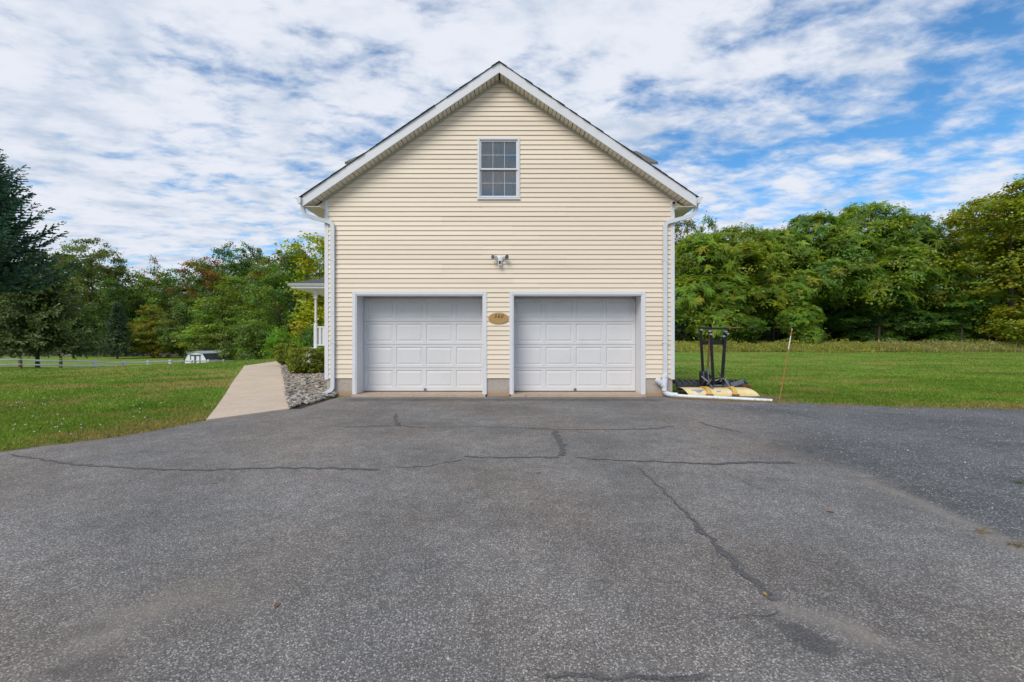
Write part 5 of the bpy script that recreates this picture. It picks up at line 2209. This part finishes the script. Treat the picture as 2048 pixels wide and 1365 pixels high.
for lab, key, px, Y, tp, w, c_, rt in [
    ('bushy compound-leaved tree right next to the house corner', 'tree_c', 1400, 47, 462, 150, SC, .3),
    ('yellowish green compound-leaved tree above the snow plow', 'tree_a', 1470, 49, 449, 165, (.090, .120, .015), 1.0),
    ('compound-leaved tree at the dip in the treetops', 'tree_b', 1545, 50, 455, 150, SC, .2),
    ('bluish green compound-leaved tree left of the tallest one', 'tree_b', 1625, 50, 424, 170, SB, -.3),
    ('tallest compound-leaved tree with a pointed tuft on top', 'tree_a', 1725, 50, 403, 185, SC, .1),
    ('compound-leaved tree with orange tinted clusters on its right side', 'tree_b', 1815, 50, 425, 150, (.06, .10, .022), .5),
    ('smaller compound-leaved tree sloping down towards the big maple', 'tree_c', 1872, 48, 482, 130, SB, 2.0),
    ('low compound-leaved tree at the right foot of the group', 'tree_c', 1925, 46, 575, 110, (.048, .1, .02), 3.0),
    ('small compound-leaved tree leaning out over the meadow by the stake', 'tree_c', 1578, 45, 560, 95, (.08, .13, .02), .7),
    ('low compound-leaved tree behind the plow frame', 'tree_c', 1440, 45.5, 590, 120, (.058, .105, .022), 1.9),
    ('dark low compound-leaved tree under the tallest one', 'tree_c', 1760, 47, 560, 140, (.042, .086, .024), 2.6),
]:
    tree('sumac_tree', lab, key, px, Y, tp, w * 1.12, c_, rt, SG)
variant('maple', 'dome', 41, H=20, nclump=1900, nleaf=40, ls=.28, cr=.42, inner=.80, trunk=False)
cm_width['maple'] = _w(VAR['maple'][0])
tree('maple_tree', 'big yellowish green maple at the right edge of the picture', 'maple', 2022, 46, 384, 318, (.098, .114, .009), .6)
tree('maple_tree', 'second big maple just outside the right edge', 'maple', 2190, 50, 350, 330, (.076, .098, .010), 2.4)
tree('oak_tree', 'brownish tree peeking out from behind the right house corner', 'oak_c', 1368, 60, 436, 110, (.085, .08, .03), .2)
tree('oak_tree', 'green treetop above the right downspout', 'edge_a', 1410, 58, 437, 90, (.075, .11, .02), 2.2)
BR = 'trees deeper in the right woods'
for i, (px, Y, tp) in enumerate([(1330, 75, 500), (1420, 72, 500), (1500, 70, 500), (1570, 72, 500), (1640, 70, 490), (1710, 70, 480), (1790, 72, 490), (1860, 70, 510), (1920, 68, 520), (1990, 66, 480), (2080, 64, 470), (1460, 60, 570), (1550, 60, 570), (1640, 60, 570), (1740, 60, 570), (1840, 60, 570), (1930, 58, 570), (2010, 58, 560), (1270, 80, 540), (1190, 85, 560)]):
    tree('oak_tree', 'dark green woodland tree standing behind the front row on the right', ['edge_a', 'edge_b'][i % 2], px, Y, tp, 150, (.03, .052, .014), None, BR)

# ------------------------------------------------------------------ grass and meadow
def blades(name, P, h, w, tint, lean, r, mat):
    n = len(P)
    a_ = r.uniform(0, 6.283, n)
    T = np.stack([np.cos(a_), np.sin(a_), np.zeros(n)], 1)
    ln = r.normal(size=(n, 3)) * lean
    ln[:, 2] = 1
    V = np.stack([P - T * w[:, None] * .5, P + T * w[:, None] * .5, P + ln * h[:, None]], 1).reshape(-1, 3)
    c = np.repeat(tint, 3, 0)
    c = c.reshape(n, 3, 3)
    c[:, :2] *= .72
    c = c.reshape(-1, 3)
    return np_mesh(name, V, 3, mat, c)


def grass_points(n, u0, u1, y0, y1, r):
    u = r.uniform(u0, u1, n)
    v = r.uniform(1.0 / y1, 1.0 / y0, n)
    Y = 1 / v
    X = u * Y
    k_ = (Y > drive_edge(X) + r.normal(size=n) * .05) & ~inside(WALK, X, Y) & ~inside(BED, X, Y)
    k_ &= ~((X > XL - .05) & (X < XR + .05) & (Y > YW - .1) & (Y < YB))
    k_ &= ~((X > -9) & (X < XL) & (Y > 17.5) & (Y < 25))
    k_ &= r.random(n) > dirt_amount(X, Y) * .93
    X, Y = X[k_], Y[k_]
    return np.stack([X, Y, lawn_z(X, Y) - .004], 1)


r = np.random.default_rng(77)
P = np.concatenate([grass_points(230000, -1.6, -.42, 4.3, 34, r), grass_points(200000, .33, 1.6, 6.8, 40, r)])
n = len(P)
dist = np.hypot(P[:, 0], P[:, 1])
h = r.uniform(.022, .06, n) * (1 + .35 * (r.random(n) < .06))
w = .004 + .00085 * dist
tint = r.uniform(.75, 1.75, (n, 1)) * np.ones((n, 3))
dry = r.random(n) < .12
tint[dry] *= np.array([1.9, 1.25, 1.5])
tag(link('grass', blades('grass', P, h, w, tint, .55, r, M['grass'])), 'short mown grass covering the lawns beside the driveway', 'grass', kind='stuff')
# white clover heads
nc = 40
u = r.uniform(-1.25, -.8, nc)
Yc = r.uniform(5.6, 9.5, nc)
kc = Yc > drive_edge(u * Yc) + .25
vs, fs = MB(), None
for uu, yy_ in zip(u[kc], Yc[kc]):
    xx_ = uu * yy_
    vs.ball((xx_, yy_, tz(xx_, yy_) + .045), .009, .009, .008, 5, 4)
tag(vs.build('clover_flowers', M['pvc']), 'tiny white clover flower heads dotted in the left lawn', 'flowers', kind='stuff')

# meadow strip of goldenrod and tall grass
nm = 26000
mx0 = r.uniform(8, 66, nm)
my0 = 40 + 5.5 * r.random(nm) ** 1.2
my0 += .5 * np.sin(mx0 * .6)
P = np.stack([mx0, my0, terrain(mx0, my0) - .02], 1)
patch = .5 + .5 * np.sin(mx0 * .35 + 1) * np.sin(mx0 * .83 + my0)
h = (r.uniform(.3, .85, nm) + .4 * patch) * np.clip((my0 - 39.3) / 1.8, .35, 1)
w = np.full(nm, .055)
base = np.array([(.38, .44, .09)])
tint = base * r.uniform(.6, 1.5, (nm, 1))
gold = r.random(nm) < (.16 + .3 * patch * (mx0 < 40))
tint[gold] = np.array([.55, .42, .04]) * r.uniform(.5, 1.1, (gold.sum(), 1))
tan = (r.random(nm) < .12 + .2 * (mx0 > 38))
tint[tan] = np.array([.50, .42, .24]) * r.uniform(.6, 1.2, (tan.sum(), 1))
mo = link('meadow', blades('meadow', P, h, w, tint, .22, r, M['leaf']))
mo.color = (1, 1, 1, 1)
tag(mo, 'strip of tall goldenrod and dry meadow grass in front of the right trees', 'meadow', kind='stuff')
nf = 52000
fx0 = r.uniform(8, 66, nf)
fy0 = 40.2 + 5.5 * r.random(nf)
pt = .5 + .5 * np.sin(fx0 * .5 + .6) * np.sin(fx0 * 1.3 + fy0)
fh = (.35 + .75 * pt + .2 * np.sin(fx0 * 3.1)) * np.clip((fy0 - 39.5) / 1.6, .3, 1) * r.random(nf) ** .6
Pf = np.stack([fx0, fy0, terrain(fx0, fy0) + np.maximum(fh, .03)], 1)
cf = np.where((r.random(nf) < .32)[:, None], np.array([[.66, .54, .08]]), np.array([[.40, .48, .09]])) * r.uniform(.55, 1.3, (nf, 1))
cf = np.where(((fx0 > 34) & (r.random(nf) < .35))[:, None], np.array([[.50, .42, .28]]) * r.uniform(.6, 1.2, (nf, 1)), cf)
Vf = leaf_quads(Pf, r.normal(size=(nf, 3)) + np.array([0, -.5, .9]), r.uniform(.08, .2, nf), .5, r)
mo = link('meadow_foliage', np_mesh('meadow_foliage', Vf, 4, M['leaf'], np.repeat(cf, 4, 0)))
mo.color = (1, 1, 1, 1)
tag(mo, 'leafy yellow-green weeds in uneven clumps along the meadow strip', 'meadow', kind='stuff')
# goldenrod plumes and white asters
nq = 5200
k_ = r.choice(nm, nq, replace=False)
Pq = P[k_] + np.stack([r.normal(size=nq) * .05, r.normal(size=nq) * .05, h[k_] * r.uniform(.75, 1.0, nq)], 1)
colq = np.where((r.random(nq) < .18)[:, None] & (Pq[:, :1] > 30), np.array([[.45, .42, .38]]), np.array([[.33, .25, .012]])) * r.uniform(.5, 1.1, (nq, 1))
V = leaf_quads(Pq, r.normal(size=(nq, 3)) + np.array([0, -.6, .6]), r.uniform(.07, .16, nq), .7, r)
mo = link('goldenrod_plumes', np_mesh('goldenrod_plumes', V, 4, M['leaf'], np.repeat(colq, 4, 0)))
tag(mo, 'yellow goldenrod plumes and pale asters over the meadow strip', 'flowers', kind='stuff')
mo.color = (1, 1, 1, 1)

# loose stone chips on the coarse old asphalt at the right
ng = 5200
gxx = 2.4 + 13 * r.random(ng) ** 1.4
gyy = r.uniform(2.2, 9.2, ng)
seam = seam_x(gyy)
kk = (gyy < drive_edge(gxx) - .05) & (r.random(ng) < np.clip((gxx - seam) / .9 + .3, .02, 1))
gxx, gyy = gxx[kk], gyy[kk]
oct_v = np.array([(1, 0, 0), (0, 1, 0), (-1, 0, 0), (0, -1, 0), (0, 0, .7), (0, 0, -.7)], float)
oct_f = np.array([(0, 1, 4), (1, 2, 4), (2, 3, 4), (3, 0, 4), (1, 0, 5), (2, 1, 5), (3, 2, 5), (0, 3, 5)])
ng = len(gxx)
sz_ = (r.uniform(.004, .010, ng) * (1 + .6 * (r.random(ng) < .08)))[:, None, None]
an = r.uniform(0, 6.28, ng)
Rz_ = np.stack([np.stack([np.cos(an), -np.sin(an), 0 * an], 1), np.stack([np.sin(an), np.cos(an), 0 * an], 1), np.stack([0 * an, 0 * an, 1 + 0 * an], 1)], 1)
Vg = np.einsum('nij,kj->nki', Rz_, oct_v) * sz_ * r.uniform(.6, 1.3, (ng, 6, 1)) + np.stack([gxx, gyy, np.full(ng, .004)], 1)[:, None, :]
Fg = (oct_f[None] + 6 * np.arange(ng)[:, None, None]).reshape(-1, 3)
cg = np.repeat(np.array([[.30, .30, .30]]) * r.uniform(.45, 1.7, (ng, 1)), 6, 0)
tag(link('loose_gravel', np_mesh('loose_gravel', Vg.reshape(-1, 3), 3, M['stone'], cg, Fg)), 'loose pale stone chips scattered over the coarse old asphalt on the right', 'gravel', kind='stuff')

# fallen leaves on the asphalt
LC = [(.30, .16, .05), (.36, .24, .07), (.20, .09, .04)]
for i, cl in enumerate(LC):
    M['dead%d' % i] = basic('dead_leaf', cl, .8, .2, 30)
for i, (px, py) in enumerate([(1545, 886), (1560, 891), (1078, 947), (1214, 905), (1530, 1190), (553, 1213), (430, 968), (1965, 1068), (1660, 1025), (1480, 855)]):
    gx_, gy_ = gp(px, py)
    m = MB()
    a_ = random.uniform(0, 6.28)
    s = random.uniform(.015, .025)
    sh_ = [(1.2, 0, .1), (.5, .45, .3), (-.2, .6, .2), (-.9, .2, .35), (-1.1, 0, .05), (-.8, -.3, .3), (-.1, -.55, .25), (.6, -.4, .4)]
    ca, sa = math.cos(a_), math.sin(a_)
    pts = [(gx_ + s * (u_ * ca - v_ * sa), gy_ + s * (u_ * sa + v_ * ca), .004 + s * q_ * .6) for u_, v_, q_ in sh_]
    m.add(pts + [(gx_, gy_, .004)], [(j, (j + 1) % 8, 8) for j in range(8)])
    o = m.build('fallen_leaf', M['dead%d' % (i % 3)])
    tag(o, 'dry brown fallen leaf lying on the grey asphalt', 'leaf', 'fallen leaves on the driveway')

# tufts of dry grass at the seam of the old asphalt
for i, (px, py) in enumerate([(1965, 1066), (2028, 1092), (2040, 968)]):
    gx_, gy_ = gp(px, py)
    n = 34
    Pt = np.stack([gx_ + r.normal(size=n) * .02, gy_ + r.normal(size=n) * .015, np.zeros(n)], 1)
    tn = (np.array([[.34, .25, .11]]) if i < 2 else np.array([[.1, .17, .03]])) * r.uniform(.6, 1.2, (n, 1))
    o = link('grass_tuft', blades('grass_tuft', Pt, r.uniform(.03, .06, n), np.full(n, .004), tn, 1.3, r, M['leaf']))
    o.color = (1, 1, 1, 1)
    tag(o, ['dry straw coloured grass tuft farther along the dusty asphalt seam', 'dry straw coloured grass tuft nearest the right edge on the asphalt seam', 'green weed tuft in the coarse old asphalt'][i], 'weed')
